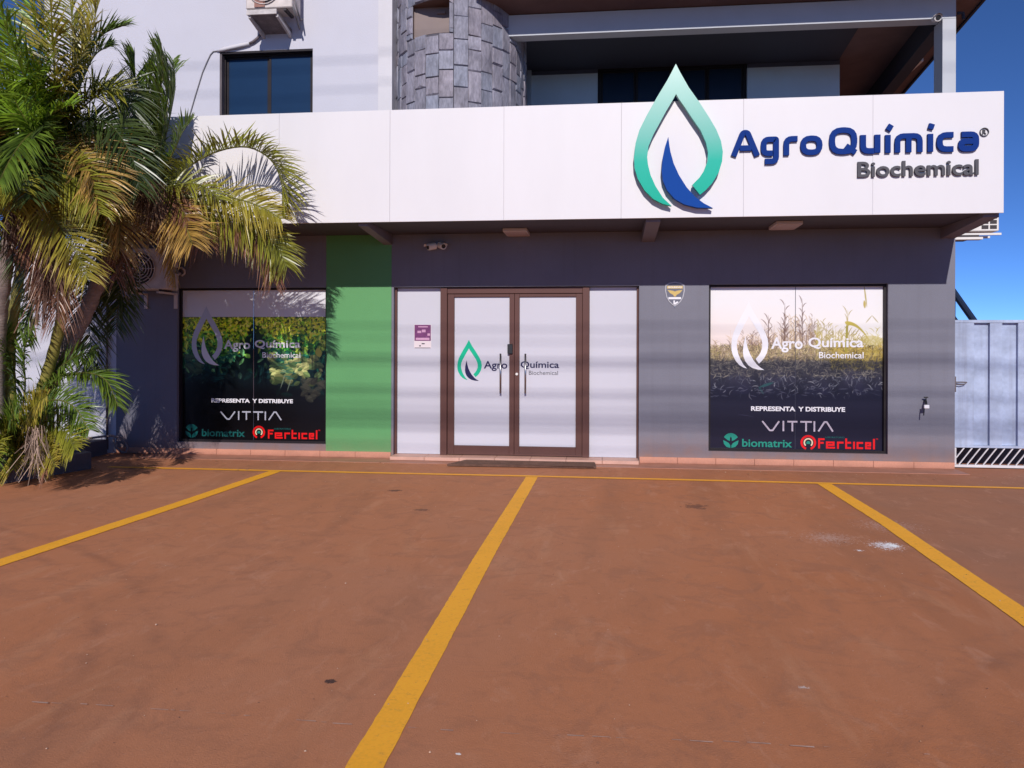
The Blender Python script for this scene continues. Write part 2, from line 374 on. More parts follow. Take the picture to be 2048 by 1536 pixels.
def ground_mat():
    m = bpy.data.materials.new('dusty_red_paving'); m.use_nodes = True; nt = m.node_tree; b = nt.nodes['Principled BSDF']
    N = nt.nodes.new; Lk = nt.links.new
    b.inputs['Roughness'].default_value = 0.85; b.inputs['Specular IOR Level'].default_value = 0.25
    g = N('ShaderNodeNewGeometry'); pos = g.outputs['Position']
    def noise(sc, det, rough=0.6, st=None, dist=0.0):
        n = N('ShaderNodeTexNoise'); n.inputs['Scale'].default_value = sc; n.inputs['Detail'].default_value = det; n.inputs['Roughness'].default_value = rough; n.inputs['Distortion'].default_value = dist
        if st:
            mp = N('ShaderNodeMapping'); mp.inputs['Scale'].default_value = st[:3]; mp.inputs['Rotation'].default_value = (0, 0, R(st[3])); Lk(pos, mp.inputs[0]); Lk(mp.outputs[0], n.inputs['Vector'])
        else: Lk(pos, n.inputs['Vector'])
        return n.outputs['Fac']
    def rng(v, a, b_, c, d, clamp=True):
        mr = N('ShaderNodeMapRange'); mr.clamp = clamp
        for k, q in zip(('From Min', 'From Max', 'To Min', 'To Max'), (a, b_, c, d)): mr.inputs[k].default_value = q
        Lk(v, mr.inputs['Value']); return mr.outputs[0]
    def mix(f, a, b_):
        x = N('ShaderNodeMix'); x.data_type = 'RGBA'
        Lk(f, x.inputs['Factor'])
        for s_, k in ((a, 'A'), (b_, 'B')):
            if isinstance(s_, tuple): x.inputs[k].default_value = s_
            else: Lk(s_, x.inputs[k])
        return x.outputs['Result']
    def mul(a, b_):
        x = N('ShaderNodeMath'); x.operation = 'MULTIPLY'; Lk(a, x.inputs[0])
        if isinstance(b_, float): x.inputs[1].default_value = b_
        else: Lk(b_, x.inputs[1])
        return x.outputs[0]
    c = mix(rng(noise(0.35, 6, 0.65, dist=0.6), 0.32, 0.68, 0, 1), (0.49, 0.205, 0.108, 1), (0.52, 0.192, 0.084, 1))
    # redder, darker earth towards the right-hand bay, paler grime in the left bay
    sp = N('ShaderNodeSeparateXYZ'); Lk(pos, sp.inputs[0])
    c = mix(mul(rng(sp.outputs['X'], -0.6, 1.6, 0, 0.55), rng(noise(0.5, 5), 0.35, 0.62, 0.2, 1)), c, (0.50, 0.170, 0.062, 1))
    c = mix(mul(rng(sp.outputs['X'], 2.1, 2.6, 0, 0.6), rng(noise(0.6, 4), 0.3, 0.6, 0.4, 1)), c, (0.31, 0.165, 0.110, 1))
    # broad wheel tracks
    c = mix(rng(noise(1.4, 5, 0.6, (1.0, 0.16, 1, 9), 0.3), 0.50, 0.68, 0, 0.35), c, (0.29, 0.125, 0.065, 1))
    c = mix(rng(noise(2.6, 6, 0.65, (1.0, 0.30, 1, -28), 0.5), 0.56, 0.72, 0, 0.45), c, (0.60, 0.29, 0.16, 1))
    c = mix(rng(noise(7.0, 7, 0.75, (1.0, 0.4, 1, 20)), 0.55, 0.75, 0, 0.30), c, (0.22, 0.09, 0.05, 1))
    c = mix(rng(noise(3.2, 7, 0.7, dist=1.2), 0.38, 0.50, 0.40, 0), c, (0.34, 0.145, 0.082, 1))
    c = mix(rng(noise(5.5, 8, 0.72, (1.0, 0.5, 1, 60), 0.8), 0.56, 0.70, 0, 0.38), c, (0.62, 0.31, 0.195, 1))
    # thin dark tyre scuffs swinging into the bays
    for (cx_, cy_, rad, wd, am) in ((-6.5, -9.0, 4.9, .035, .30), (-6.5, -9.0, 4.62, .03, .25), (4.8, -9.6, 4.4, .04, .28), (4.8, -9.6, 4.1, .03, .20), (-9.5, -4.0, 7.3, .05, .16)):
        sub = N('ShaderNodeVectorMath'); sub.operation = 'DISTANCE'; Lk(pos, sub.inputs[0]); sub.inputs[1].default_value = (cx_, cy_, 0)
        d1 = N('ShaderNodeMath'); d1.operation = 'SUBTRACT'; Lk(sub.outputs['Value'], d1.inputs[0]); d1.inputs[1].default_value = rad
        d2 = N('ShaderNodeMath'); d2.operation = 'ABSOLUTE'; Lk(d1.outputs[0], d2.inputs[0])
        c = mix(mul(rng(d2.outputs[0], wd * .3, wd * 2, am, 0), rng(noise(1.7, 5, .7), 0.42, 0.60, 0, 1)), c, (0.17, 0.075, 0.05, 1))
    # grit
    c = mix(rng(noise(95, 3, 0.7), 0.60, 0.80, 0, 0.6), c, (0.25, 0.115, 0.08, 1))
    c = mix(rng(noise(60, 2, 0.7), 0.66, 0.80, 0, 0.5), c, (0.60, 0.38, 0.30, 1))
    # localized marks: oil spots, spilled white powder
    def spot(c, x, y, rx, ry, col, amt, nsc=14.0, thr=0.45):
        sub = N('ShaderNodeVectorMath'); sub.operation = 'SUBTRACT'; Lk(pos, sub.inputs[0]); sub.inputs[1].default_value = (x, y, 0)
        dv = N('ShaderNodeVectorMath'); dv.operation = 'DIVIDE'; Lk(sub.outputs[0], dv.inputs[0]); dv.inputs[1].default_value = (rx, ry, 1)
        ln = N('ShaderNodeVectorMath'); ln.operation = 'LENGTH'; Lk(dv.outputs[0], ln.inputs[0])
        f = rng(ln.outputs['Value'], 0, 1, 1, 0)
        hf = mul(f, 0.62)
        ad = N('ShaderNodeMath'); ad.operation = 'ADD'; Lk(hf, ad.inputs[0]); Lk(rng(noise(nsc, 8, 0.8), 0.25, 0.75, 0.05, 0.95), ad.inputs[1])
        return mix(mul(rng(ad.outputs[0], thr, thr + 0.06, 0, amt), rng(f, 0, 0.25, 0, 1)), c, col)
    c = spot(c, 1.75, -3.85, 0.65, 0.6, (0.66, 0.48, 0.42, 1), 0.45, 40, 1.0)
    c = spot(c, 2.35, -3.35, 0.8, 0.8, (0.66, 0.48, 0.44, 1), 0.4, 34, 1.02)
    c = spot(c, 2.10, -4.05, 0.28, 0.34, (0.88, 0.84, 0.86, 1), 0.9, 40, 0.95)
    c = spot(c, 2.16, -4.03, 0.10, 0.16, (1.0, 1.0, 1.0, 1), 1.0, 50, 0.88)
    c = spot(c, 1.86, -4.22, 0.08, 0.06, (0.9, 0.88, 0.88, 1), 0.9, 70, 0.95)
    c = spot(c, 0.84, -2.73, 0.20, 0.20, (0.16, 0.07, 0.045, 1), 0.75, 14, 0.80)
    c = spot(c, -2.14, -2.29, 0.10, 0.07, (0.14, 0.07, 0.05, 1), 0.8, 30, 0.66)
    c = spot(c, -1.65, -3.21, 0.11, 0.07, (0.16, 0.075, 0.05, 1), 0.7, 30, 0.68)
    c = spot(c, -1.21, -6.92, 0.035, 0.03, (0.05, 0.03, 0.03, 1), 0.9, 60, 0.6)
    c = spot(c, 0.87, -6.73, 0.05, 0.03, (0.7, 0.6, 0.56, 1), 0.7, 90, 0.86)
    c = spot(c, -0.53, -7.48, 0.015, 0.012, (0.9, 0.85, 0.82, 1), 0.9, 90, 0.7)
    # redder dust along the wall
    mr = mul(rng(sp.outputs['Y'], -1.1, -0.1, 0, 0.75), rng(noise(3.0, 5), 0.35, 0.6, 0.3, 1))
    c = mix(mr, c, (0.42, 0.16, 0.085, 1))
    Lk(c, b.inputs['Base Color'])
    bp = N('ShaderNodeBump'); bp.inputs['Strength'].default_value = 0.35; bp.inputs['Distance'].default_value = 0.012
    ad = N('ShaderNodeMath'); ad.operation = 'ADD'; Lk(noise(120, 4, 0.7), ad.inputs[0]); Lk(noise(9, 4, 0.6), ad.inputs[1])
    Lk(ad.outputs[0], bp.inputs['Height']); Lk(bp.outputs[0], b.inputs['Normal'])
    return m
M['ground'] = ground_mat()

def line_mat():
    m = material('yellow_line_paint', (0.99, 0.44, 0.022, 1), 0.7, var=0.05, scale=3, grain=0.06, gscale=60)
    nt = m.node_tree; N = nt.nodes.new; Lk = nt.links.new; b = nt.nodes['Principled BSDF']
    prev = b.inputs['Base Color'].links[0].from_socket
    g = N('ShaderNodeNewGeometry')
    n = N('ShaderNodeTexNoise'); n.inputs['Scale'].default_value = 22; n.inputs['Detail'].default_value = 8; n.inputs['Roughness'].default_value = 0.75; Lk(g.outputs['Position'], n.inputs['Vector'])
    mr = N('ShaderNodeMapRange'); mr.inputs['From Min'].default_value = 0.56; mr.inputs['From Max'].default_value = 0.68; mr.inputs['To Max'].default_value = 0.55; Lk(n.outputs['Fac'], mr.inputs['Value'])
    mx = N('ShaderNodeMix'); mx.data_type = 'RGBA'; Lk(mr.outputs[0], mx.inputs['Factor']); Lk(prev, mx.inputs['A']); mx.inputs['B'].default_value = (0.50, 0.21, 0.06, 1)
    Lk(mx.outputs['Result'], b.inputs['Base Color'])
    return m
M['line'] = line_mat()

# ------------------------------------------------------------------ outlines and plant skeletons, metres
FRONDS = [
    ('A','olive',0.33,86,0.9,[(-4.98,-1.78,3.25),(-4.68,-1.78,3.49),(-4.33,-1.78,3.66),(-3.97,-1.78,3.7),(-3.69,-1.78,3.54),(-3.57,-1.78,3.26),(-3.57,-1.78,2.99)]),
    ('A','yellow',0.3,30,0.3,[(-4.93,-1.8,3.12),(-4.51,-1.81,3.16),(-4.1,-1.83,3.12),(-3.77,-1.84,3.01),(-3.55,-1.85,2.88)]),
    ('A','olive',0.3,30,0.2,[(-4.93,-1.75,3.05),(-4.43,-1.75,3.01),(-3.98,-1.75,2.86),(-3.67,-1.75,2.62),(-3.52,-1.75,2.36)]),
    ('A','dead',0.26,40,0.1,[(-4.93,-1.75,2.99),(-4.36,-1.76,2.91),(-3.94,-1.77,2.75),(-3.71,-1.79,2.46),(-3.66,-1.8,2.19)]),
    ('A','golden',0.3,25,0.1,[(-4.91,-1.9,3.13),(-4.68,-2.03,2.94),(-4.48,-2.17,2.75),(-4.34,-2.3,2.55)]),
    ('A','golden',0.34,60,0.5,[(-5.68,-2.0,3.66),(-5.45,-2.1,3.35),(-5.27,-2.2,3.06),(-5.16,-2.3,2.77),(-5.1,-2.4,2.49)]),
    ('A','green',0.4,75,0.5,[(-5.04,-1.8,3.35),(-5.12,-1.8,3.75),(-5.21,-1.8,4.15),(-5.29,-1.8,4.49),(-5.31,-1.8,4.8)]),
    ('A','green',0.4,70,0.5,[(-5.04,-1.8,3.35),(-5.03,-1.85,3.79),(-4.95,-1.9,4.22),(-4.88,-1.95,4.54),(-4.87,-2.0,4.82)]),
    ('A','green',0.34,60,0.5,[(-5.08,-1.7,3.37),(-5.02,-1.68,3.78),(-4.95,-1.65,4.18),(-4.92,-1.62,4.48),(-4.96,-1.6,4.77)]),
    ('A','green',0.3,60,0.4,[(-5.03,-1.8,3.32),(-4.87,-1.77,3.64),(-4.77,-1.73,3.9),(-4.67,-1.7,4.05)]),
    ('A','dark',0.3,60,0.5,[(-5.12,-1.8,3.35),(-5.31,-1.73,3.77),(-5.54,-1.65,4.14),(-5.72,-1.57,4.4),(-5.89,-1.5,4.55)]),
    ('A','golden',0.32,40,0.2,[(-5.06,-1.9,3.28),(-5.17,-2.0,3.42),(-5.29,-2.1,3.62),(-5.43,-2.2,3.69)]),
    ('A','golden',0.3,30,0.2,[(-5.0,-2.0,3.2),(-5.32,-2.13,3.45),(-5.64,-2.27,3.54),(-5.95,-2.4,3.41)]),
    ('A','olive',0.3,30,0.1,[(-5.05,-2.0,3.2),(-5.24,-2.17,3.12),(-5.36,-2.33,2.88),(-5.31,-2.5,2.53)]),
    ('A','dead',0.3,30,0.1,[(-5.06,-1.9,3.16),(-5.24,-1.97,2.93),(-5.32,-2.03,2.59),(-5.33,-2.1,2.2)]),
    ('A','olive',0.28,50,0.3,[(-5.0,-1.9,3.19),(-4.74,-1.93,3.26),(-4.43,-1.97,3.25),(-4.18,-2.0,3.08)]),
    ('A','green',0.38,60,0.5,[(-5.04,-1.8,3.34),(-4.99,-1.81,3.69),(-4.91,-1.83,4.08),(-4.87,-1.84,4.41),(-4.89,-1.85,4.71)]),
    ('A','green',0.36,50,0.5,[(-5.07,-1.8,3.34),(-5.17,-1.79,3.75),(-5.18,-1.77,4.1),(-5.14,-1.76,4.44),(-5.1,-1.75,4.73)]),
    ('B','olive',0.38,15,0.2,[(-5.72,-2.5,3.75),(-5.59,-2.52,4.16),(-5.53,-2.55,4.62),(-5.54,-2.58,5.08),(-5.61,-2.6,5.54)]),
    ('B','bright',0.4,20,0.2,[(-5.69,-2.6,3.72),(-5.71,-2.73,4.1),(-5.69,-2.87,4.56),(-5.67,-3.0,5.1)]),
    ('B','yellow',0.42,20,0.3,[(-5.69,-2.6,3.72),(-5.55,-2.8,4.17),(-5.43,-3.0,4.6),(-5.33,-3.2,5.09)]),
    ('B','bright',0.42,20,0.3,[(-5.6,-2.8,3.64),(-5.56,-3.13,3.97),(-5.49,-3.47,4.28),(-5.39,-3.8,4.64)]),
    ('B','bright',0.4,40,0.5,[(-5.72,-2.6,3.7),(-5.82,-2.87,3.88),(-5.93,-3.13,3.93),(-6.03,-3.4,3.8)]),
    ('B','olive',0.36,60,0.6,[(-5.72,-2.6,3.71),(-5.87,-2.73,4.1),(-6.1,-2.87,4.32),(-6.32,-3.0,4.38)]),
    ('B','dark',0.34,40,0.3,[(-5.79,-2.4,3.77),(-5.54,-2.38,4.07),(-5.27,-2.35,4.23),(-5.06,-2.32,4.15),(-4.99,-2.3,3.89)]),
    ('B','green',0.34,60,0.5,[(-5.79,-2.4,3.81),(-5.64,-2.35,4.16),(-5.56,-2.3,4.55),(-5.4,-2.25,4.83),(-5.17,-2.2,4.95)]),
    ('B','green',0.3,40,0.5,[(-5.78,-2.4,3.79),(-5.6,-2.33,4.27),(-5.47,-2.27,4.61),(-5.31,-2.2,4.74)]),
    ('B','dark',0.34,50,0.3,[(-5.72,-2.5,3.71),(-5.41,-2.52,3.84),(-5.11,-2.55,3.77),(-4.86,-2.58,3.45),(-4.75,-2.6,3.08)]),
    ('B','golden',0.34,50,0.4,[(-5.68,-2.6,3.68),(-5.37,-2.73,3.52),(-5.06,-2.87,3.23),(-4.89,-3.0,2.86)]),
    ('B','dark',0.34,40,0.3,[(-5.87,-2.4,3.73),(-6.15,-2.4,3.79),(-6.36,-2.4,3.58),(-6.47,-2.4,3.21)]),
    ('B','dark',0.34,40,0.3,[(-5.83,-2.4,3.71),(-5.87,-2.27,3.49),(-5.79,-2.13,3.19),(-5.79,-2.0,2.88)]),
    ('B','bright',0.26,60,0.6,[(-5.55,-2.9,3.44),(-5.57,-2.95,3.63),(-5.48,-3.0,3.73),(-5.28,-3.05,3.81),(-5.12,-3.1,3.82)]),
    ('B','bright',0.26,60,0.6,[(-5.55,-2.9,3.44),(-5.61,-3.0,3.59),(-5.64,-3.1,3.69),(-5.67,-3.2,3.85)]),
    ('B','dead',0.26,50,0.3,[(-5.67,-2.7,3.54),(-5.84,-2.77,3.53),(-5.98,-2.83,3.31),(-6.01,-2.9,2.95)]),
    ('B','bright',0.42,25,0.3,[(-5.63,-2.7,3.68),(-5.63,-2.9,3.99),(-5.67,-3.1,4.32),(-5.67,-3.3,4.63)]),
    ('B','yellow',0.4,35,0.4,[(-5.68,-2.6,3.73),(-5.55,-2.67,4.11),(-5.28,-2.75,4.43),(-5.1,-2.83,4.75),(-5.0,-2.9,5.06)]),
    ('B','olive',0.36,45,0.4,[(-5.72,-2.5,3.76),(-5.45,-2.5,3.98),(-5.23,-2.5,4.13),(-5.03,-2.5,4.15)]),
    ('B','bright',0.4,45,0.4,[(-5.58,-2.8,3.63),(-5.69,-3.0,3.74),(-5.8,-3.2,3.71),(-5.87,-3.4,3.52)]),
    ('B','yellow',0.36,40,0.3,[(-5.63,-2.7,3.63),(-5.71,-2.87,3.45),(-5.75,-3.03,3.16),(-5.67,-3.2,2.84)]),
    ('C','olive',0.32,30,0.2,[(-5.98,-2.8,2.96),(-5.71,-2.88,3.2),(-5.38,-2.95,3.22),(-5.06,-3.02,3.05),(-4.85,-3.1,2.75)]),
    ('C','yellow',0.32,30,0.2,[(-5.98,-2.8,2.96),(-5.68,-2.9,2.94),(-5.4,-3.0,2.72),(-5.11,-3.1,2.41),(-4.91,-3.2,2.11)]),
    ('C','dark',0.34,20,0.1,[(-6.11,-2.6,3.0),(-5.99,-2.57,2.74),(-5.9,-2.53,2.38),(-5.87,-2.5,1.96)]),
    ('C','dead',0.3,20,0.1,[(-6.06,-2.7,2.96),(-5.82,-2.73,2.82),(-5.61,-2.75,2.51),(-5.53,-2.77,2.1),(-5.53,-2.8,1.74)]),
    ('C','dead',0.26,30,0.1,[(-6.06,-2.7,2.96),(-5.87,-2.73,2.77),(-5.67,-2.77,2.45),(-5.61,-2.8,1.99)]),
    ('C','golden',0.3,30,0.2,[(-6.01,-2.8,2.96),(-6.01,-2.97,3.18),(-6.04,-3.13,3.25),(-6.11,-3.3,3.12)]),
    ('C','dark',0.32,40,0.3,[(-6.19,-2.5,3.05),(-5.95,-2.4,3.14),(-5.67,-2.3,3.05),(-5.51,-2.2,2.74)]),
    ('C','dark',0.32,40,0.3,[(-6.19,-2.5,3.05),(-5.94,-2.33,3.26),(-5.71,-2.17,3.35),(-5.41,-2.0,3.1)]),
    ('C','green',0.32,40,0.3,[(-6.09,-2.7,3.01),(-6.04,-2.8,3.32),(-5.85,-2.9,3.6),(-5.56,-3.0,3.76)]),
    ('C','dark',0.32,20,0.3,[(-6.25,-2.5,3.02),(-6.43,-2.45,2.71),(-6.56,-2.4,2.29)]),
    ('A','dark',0.36,8,0.2,[(-5.63,-1.7,2.75),(-5.92,-1.68,2.41),(-5.99,-1.65,2.01),(-5.96,-1.62,1.6),(-5.92,-1.6,1.19)]),
    ('A','dark',0.3,15,0.2,[(-5.63,-1.6,2.74),(-5.72,-1.57,2.42),(-5.67,-1.53,2.07),(-5.71,-1.5,1.66)]),
    ('A','dark',0.28,15,0.3,[(-5.69,-1.7,2.69),(-5.59,-1.67,2.47),(-5.55,-1.63,2.18),(-5.63,-1.6,1.89)]),
    ('A','green',0.28,20,0.2,[(-6.21,-1.8,2.46),(-6.4,-1.83,2.17),(-6.53,-1.87,1.88),(-6.59,-1.9,1.54)]),
    ('D','green',0.26,70,0.1,[(-6.53,-1.85,0.4),(-6.41,-1.94,0.86),(-6.1,-2.03,1.09),(-5.71,-2.12,1.18),(-5.38,-2.21,1.11),(-5.17,-2.3,0.83)]),
    ('D','green',0.26,40,0.1,[(-6.57,-1.85,0.34),(-6.28,-2.06,0.76),(-5.92,-2.28,0.89),(-5.54,-2.49,0.83),(-5.23,-2.7,0.61)]),
    ('D','olive',0.26,30,0.2,[(-6.56,-1.9,0.29),(-6.19,-2.15,0.6),(-5.83,-2.4,0.66),(-5.5,-2.65,0.56),(-5.25,-2.9,0.44)]),
    ('D','yellow',0.24,30,0.3,[(-6.62,-1.9,0.29),(-6.28,-2.27,0.61),(-5.88,-2.63,0.86),(-5.47,-3.0,0.99)]),
    ('D','green',0.26,40,0.2,[(-6.63,-1.8,0.39),(-6.31,-1.9,1.03),(-5.94,-2.0,1.32),(-5.57,-2.1,1.43)]),
    ('D','green',0.28,40,0.2,[(-6.72,-1.85,0.39),(-6.58,-2.03,0.98),(-6.52,-2.22,1.43),(-6.58,-2.4,1.7)]),
    ('D','green',0.28,40,0.2,[(-6.69,-1.85,0.39),(-6.46,-2.03,0.98),(-6.32,-2.22,1.43),(-6.03,-2.4,1.75)]),
    ('D','olive',0.26,30,0.2,[(-6.68,-1.9,0.29),(-6.49,-2.3,0.61),(-6.33,-2.7,0.76),(-6.17,-3.1,0.7)]),
    ('D','olive',0.22,30,0.2,[(-6.65,-1.9,0.29),(-6.43,-2.3,0.51),(-6.22,-2.7,0.5),(-5.98,-3.1,0.35)]),
    ('D','yellow',0.22,30,0.2,[(-6.59,-1.9,0.26),(-6.16,-2.27,0.42),(-5.74,-2.63,0.4),(-5.39,-3.0,0.28)]),
    ('D','dead',0.16,20,0.1,[(-6.4,-1.95,0.47),(-6.01,-2.3,0.46),(-5.72,-2.65,0.32),(-5.5,-3.0,0.2)]),
    ('D','green',0.24,30,0.2,[(-6.71,-1.9,0.26),(-6.51,-2.23,0.5),(-6.19,-2.57,0.75),(-5.84,-2.9,0.93)]),
]
TRUNKS = [
    ('A',0.075,[(-6.67,-1.75,0.09),(-6.5,-1.77,0.56),(-6.28,-1.78,1.17),(-5.93,-1.8,1.77),(-5.67,-1.82,2.31),(-5.45,-1.83,2.73),(-5.0,-1.85,3.28)]),
    ('B',0.05,[(-6.69,-1.9,0.06),(-6.65,-2.0,0.75),(-6.59,-2.1,1.32),(-6.46,-2.2,1.87),(-6.26,-2.3,2.52),(-6.01,-2.4,3.14),(-5.75,-2.5,3.72)]),
    ('B',0.05,[(-6.63,-1.8,0.1),(-6.36,-1.93,0.86),(-6.08,-2.07,1.43),(-5.87,-2.2,1.98),(-5.81,-2.33,2.51),(-5.79,-2.47,3.02),(-5.8,-2.6,3.52)]),
    ('C',0.065,[(-6.79,-1.95,0.06),(-6.69,-2.16,0.87),(-6.49,-2.38,1.65),(-6.25,-2.59,2.27),(-5.99,-2.8,2.96)]),
]
DROP = [(0.771, 4.623), (0.725, 4.532), (0.678, 4.444), (0.561, 4.251), (0.455, 4.063), (0.373, 3.898), (0.332, 3.755), (0.315, 3.6), (0.321, 3.48), (0.357, 3.359), (0.434, 3.226), (0.529, 3.129), (0.635, 3.073), (0.729, 3.048), (0.635, 3.139), (0.552, 3.272), (0.499, 3.392), (0.469, 3.512), (0.46, 3.596), (0.474, 3.716), (0.527, 3.846), (0.597, 3.975), (0.667, 4.104), (0.737, 4.221), (0.775, 4.289), (0.807, 4.231), (0.866, 4.146), (0.96, 4.0), (1.042, 3.879), (1.1, 3.747), (1.124, 3.64), (1.118, 3.533), (1.078, 3.427), (1.032, 3.357), (0.953, 3.276), (1.038, 3.167), (1.102, 3.219), (1.171, 3.295), (1.241, 3.412), (1.275, 3.53), (1.283, 3.636), (1.263, 3.755), (1.21, 3.886), (1.134, 4.019), (1.029, 4.188), (0.912, 4.358), (0.818, 4.528)]
BLADE = [(0.691, 3.817), (0.657, 3.711), (0.63, 3.58), (0.62, 3.437), (0.634, 3.33), (0.681, 3.221), (0.764, 3.125), (0.869, 3.063), (1.009, 3.025), (1.178, 3.017), (1.079, 3.072), (0.986, 3.144), (0.892, 3.253), (0.81, 3.386), (0.751, 3.518), (0.715, 3.65), (0.701, 3.734)]

# ================================================================== THE SETTING
gm = MB().quad((-250, -250, 0), (250, -250, 0), (250, 250, 0), (-250, 250, 0))
ground = gm.build('parking_lot_ground', M['ground']); ground['kind'] = 'structure'
st_ = MB().quad((-240, -24, .004), (240, -24, .004), (240, -12.2, .004), (-240, -12.2, .004)).build('unseen_road', material('unseen_dark_asphalt', (0.06, 0.055, 0.055, 1), 0.9, var=0.1, grain=0.2)); st_['kind'] = 'structure'  # unseen dark road added behind the camera to cut warm bounce
vg = MB().quad((-240, -240, .004), (240, -240, .004), (240, -24.3, .004), (-240, -24.3, .004)).build('unseen_verge', material('unseen_verge_green', (0.07, 0.10, 0.03, 1), 1.0, var=0.4, scale=.6)); vg['kind'] = 'structure'  # unseen verge, also added to lessen bounce off the red paving

def ground_line(pts, w, nseg=24):
    """painted stripe with slightly uneven edges, 4 mm above the paving"""
    v = []; f = []
    P = [Vector((x, y, 0)) for x, y in pts]
    tot = [0]
    for a, b in zip(P, P[1:]): tot.append(tot[-1] + (b - a).length)
    n = max(nseg, int(tot[-1] / 0.05))
    for i in range(n + 1):
        d = tot[-1] * i / n; k = max(j for j in range(len(tot)) if tot[j] <= d + 1e-9); k = min(k, len(P) - 2)
        t = (P[k + 1] - P[k]).normalized(); p = P[k] + t * (d - tot[k]); s = Vector((-t.y, t.x, 0))
        v += [p + s * (w / 2 + rnd.uniform(-.002, .002)) + Vector((0, 0, .004)), p - s * (w / 2 + rnd.uniform(-.002, .002)) + Vector((0, 0, .004))]
    for i in range(n): f.append((2 * i, 2 * i + 1, 2 * i + 3, 2 * i + 2))
    me = mesh(v, f)
    o = link('painted_line', me, M['line']); o['kind'] = 'structure'
    return o
ground_line([(-6.0, -1.20), (-3.9, -1.22), (-0.8, -1.21), (2.4, -1.26), (6.5, -1.34)], 0.085)
ground_line([(-3.86, -1.27), (-3.95, -3.2), (-4.12, -5.6), (-4.25, -7.6)], 0.15)
ground_line([(-0.82, -1.27), (-0.845, -4.5), (-0.84, -9.2)], 0.135)
ground_line([(2.37, -1.31), (2.38, -3.3), (2.31, -5.7), (2.2, -7.8)], 0.15)

# hairline joint with pale chips crossing the bays
jm = MB(); x = -3.2
while x < 1.6:
    L = rnd.uniform(0.015, 0.09); y = -7.30 + 0.02 * math.sin(x * 2.2) + rnd.uniform(-.004, .004); w = rnd.uniform(0.0006, 0.0028)
    if rnd.random() < 0.62:
        jm.quad((x, y - w, .008), (x + L, y - w + rnd.uniform(-.004, .004), .008), (x + L, y + w, .008), (x, y + w, .008))
    x += L + rnd.uniform(0, 0.05)
# loose grit, crumbs of earth and bits of dry leaf scattered over the paving
rg = random.Random(11); gm2 = {'a': MB(), 'b': MB(), 'c': MB()}
for i in range(2600):
    x = rg.uniform(-7, 5.5); y = -9.3 + 8.8 * rg.random() ** 1.1; sz = rg.uniform(.0015, .0045) * (1.8 if rg.random() < .06 else 1); k = rg.choice('aabbc')
    if rg.random() < .35: y = -.43 - abs(rg.gauss(0, .18))
    a = [(x + sz * math.cos(t + i) * rg.uniform(.6, 1.3), y + sz * math.sin(t + i) * rg.uniform(.6, 1.3), .0042) for t in (0, 1.6, 3.1, 4.7)]
    gm2[k].add(a + [(x, y, .004 + sz * rg.uniform(.5, 1))], [(0, 1, 4), (1, 2, 4), (2, 3, 4), (3, 0, 4)])
for i in range(90):
    x = rg.uniform(-6.4, -3.2) if i < 60 else rg.uniform(-3, 4.5); y = rg.uniform(-1.6, -.45) if i < 60 else rg.uniform(-.9, -.43); a = rg.uniform(0, 6.28); l = rg.uniform(.015, .06); w = rg.uniform(.002, .006)
    d = Vector((math.cos(a), math.sin(a), 0)); q = Vector((-d.y, d.x, 0)); p = Vector((x, y, .009))
    gm2['c'].add([p - d * l, p + q * w + Vector((0, 0, .004)), p + d * l, p - q * w + Vector((0, 0, .004))], [(0, 1, 2, 3)])
for k, cc in (('a', (.20, .09, .055, 1)), ('b', (.58, .38, .27, 1)), ('c', (.40, .22, .12, 1))):
    g_ = gm2[k].build('loose_grit', material('grit_' + k, cc, .9)); g_['kind'] = 'stuff'
j = jm.build('ground_joint', material('joint_chip', (0.50, 0.33, 0.27, 1), 0.9, var=0.3, scale=20)); j['kind'] = 'structure'

# low tiled strip in front of the wall: the individual tiles show at the doorway
apron = box('wall_apron', M['tile'], None, -6.1, 4.24, -0.42, 0.0, -0.05, 0.006); apron['kind'] = 'structure'
add_stain(M['tile'], (0.30, 0.13, 0.085, 1), 0.09, 0.8, 0.0, 5)

# ================================================================== THE SHOP BUILDING
B = thing('shop_building', (-1.2, 4.0, 0), 'two-storey commercial building with grey ground floor, white fascia band, curved slate tower and covered balcony', 'building')
WL, WR = -6.67, 4.24
LW = (-5.79, -3.69, 0.17, 2.262)      # left shop window opening
DO = (-2.77, 0.43, 0.02, 2.258)       # entrance opening
RW = (1.30, 3.46, 0.17, 2.272)        # right shop window opening
holes_wall('wall', M['grey'], B, WL, -3.69, 0.0, 2.95, 0.0, 0.2, [(LW[0], -3.6899, LW[2], LW[3])])
g = box('wall_pilaster', M['green'], B, -3.689, -2.80, -0.002, 0.198, 0.0, 2.949); g['label'] = 'green painted pilaster'
holes_wall('wall', M['grey'], B, -2.799, WR, 0.0, 2.95, 0.0, 0.2, [DO, RW])
# lower white continuation to the left and side wall to the right
w = box('wall', M['white'], B, -7.75, WL - .001, 0.0, 0.2, 0.0, 2.95); w['label'] = 'white painted wall beyond the grey one'
box('side_wall', M['grey'], B, WR - .2, WR - .001, 0.201, 9.0, 0.0, 2.949)
# soffit slab of the upper floor and cantilever beams
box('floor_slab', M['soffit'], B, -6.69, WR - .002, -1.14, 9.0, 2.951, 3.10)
def cant(x0, x1, mat=M['beam']):
    v, f = [], []
    pr = [(-1.12, 2.953), (-1.12, 2.90), (-0.002, 2.815), (-0.002, 2.953)]
    v = [(x0, y, z) for y, z in pr] + [(x1, y, z) for y, z in pr]
    f = [(0, 1, 2, 3), (7, 6, 5, 4), (0, 4, 5, 1), (1, 5, 6, 2), (2, 6, 7, 3), (3, 7, 4, 0)]
    return MB().add(v, f).build('cantilever_beam', mat, B)
for x in (-6.60, -2.90, 0.46, 4.07): cant(x, x + (0.16 if x > -2 else 0.11))

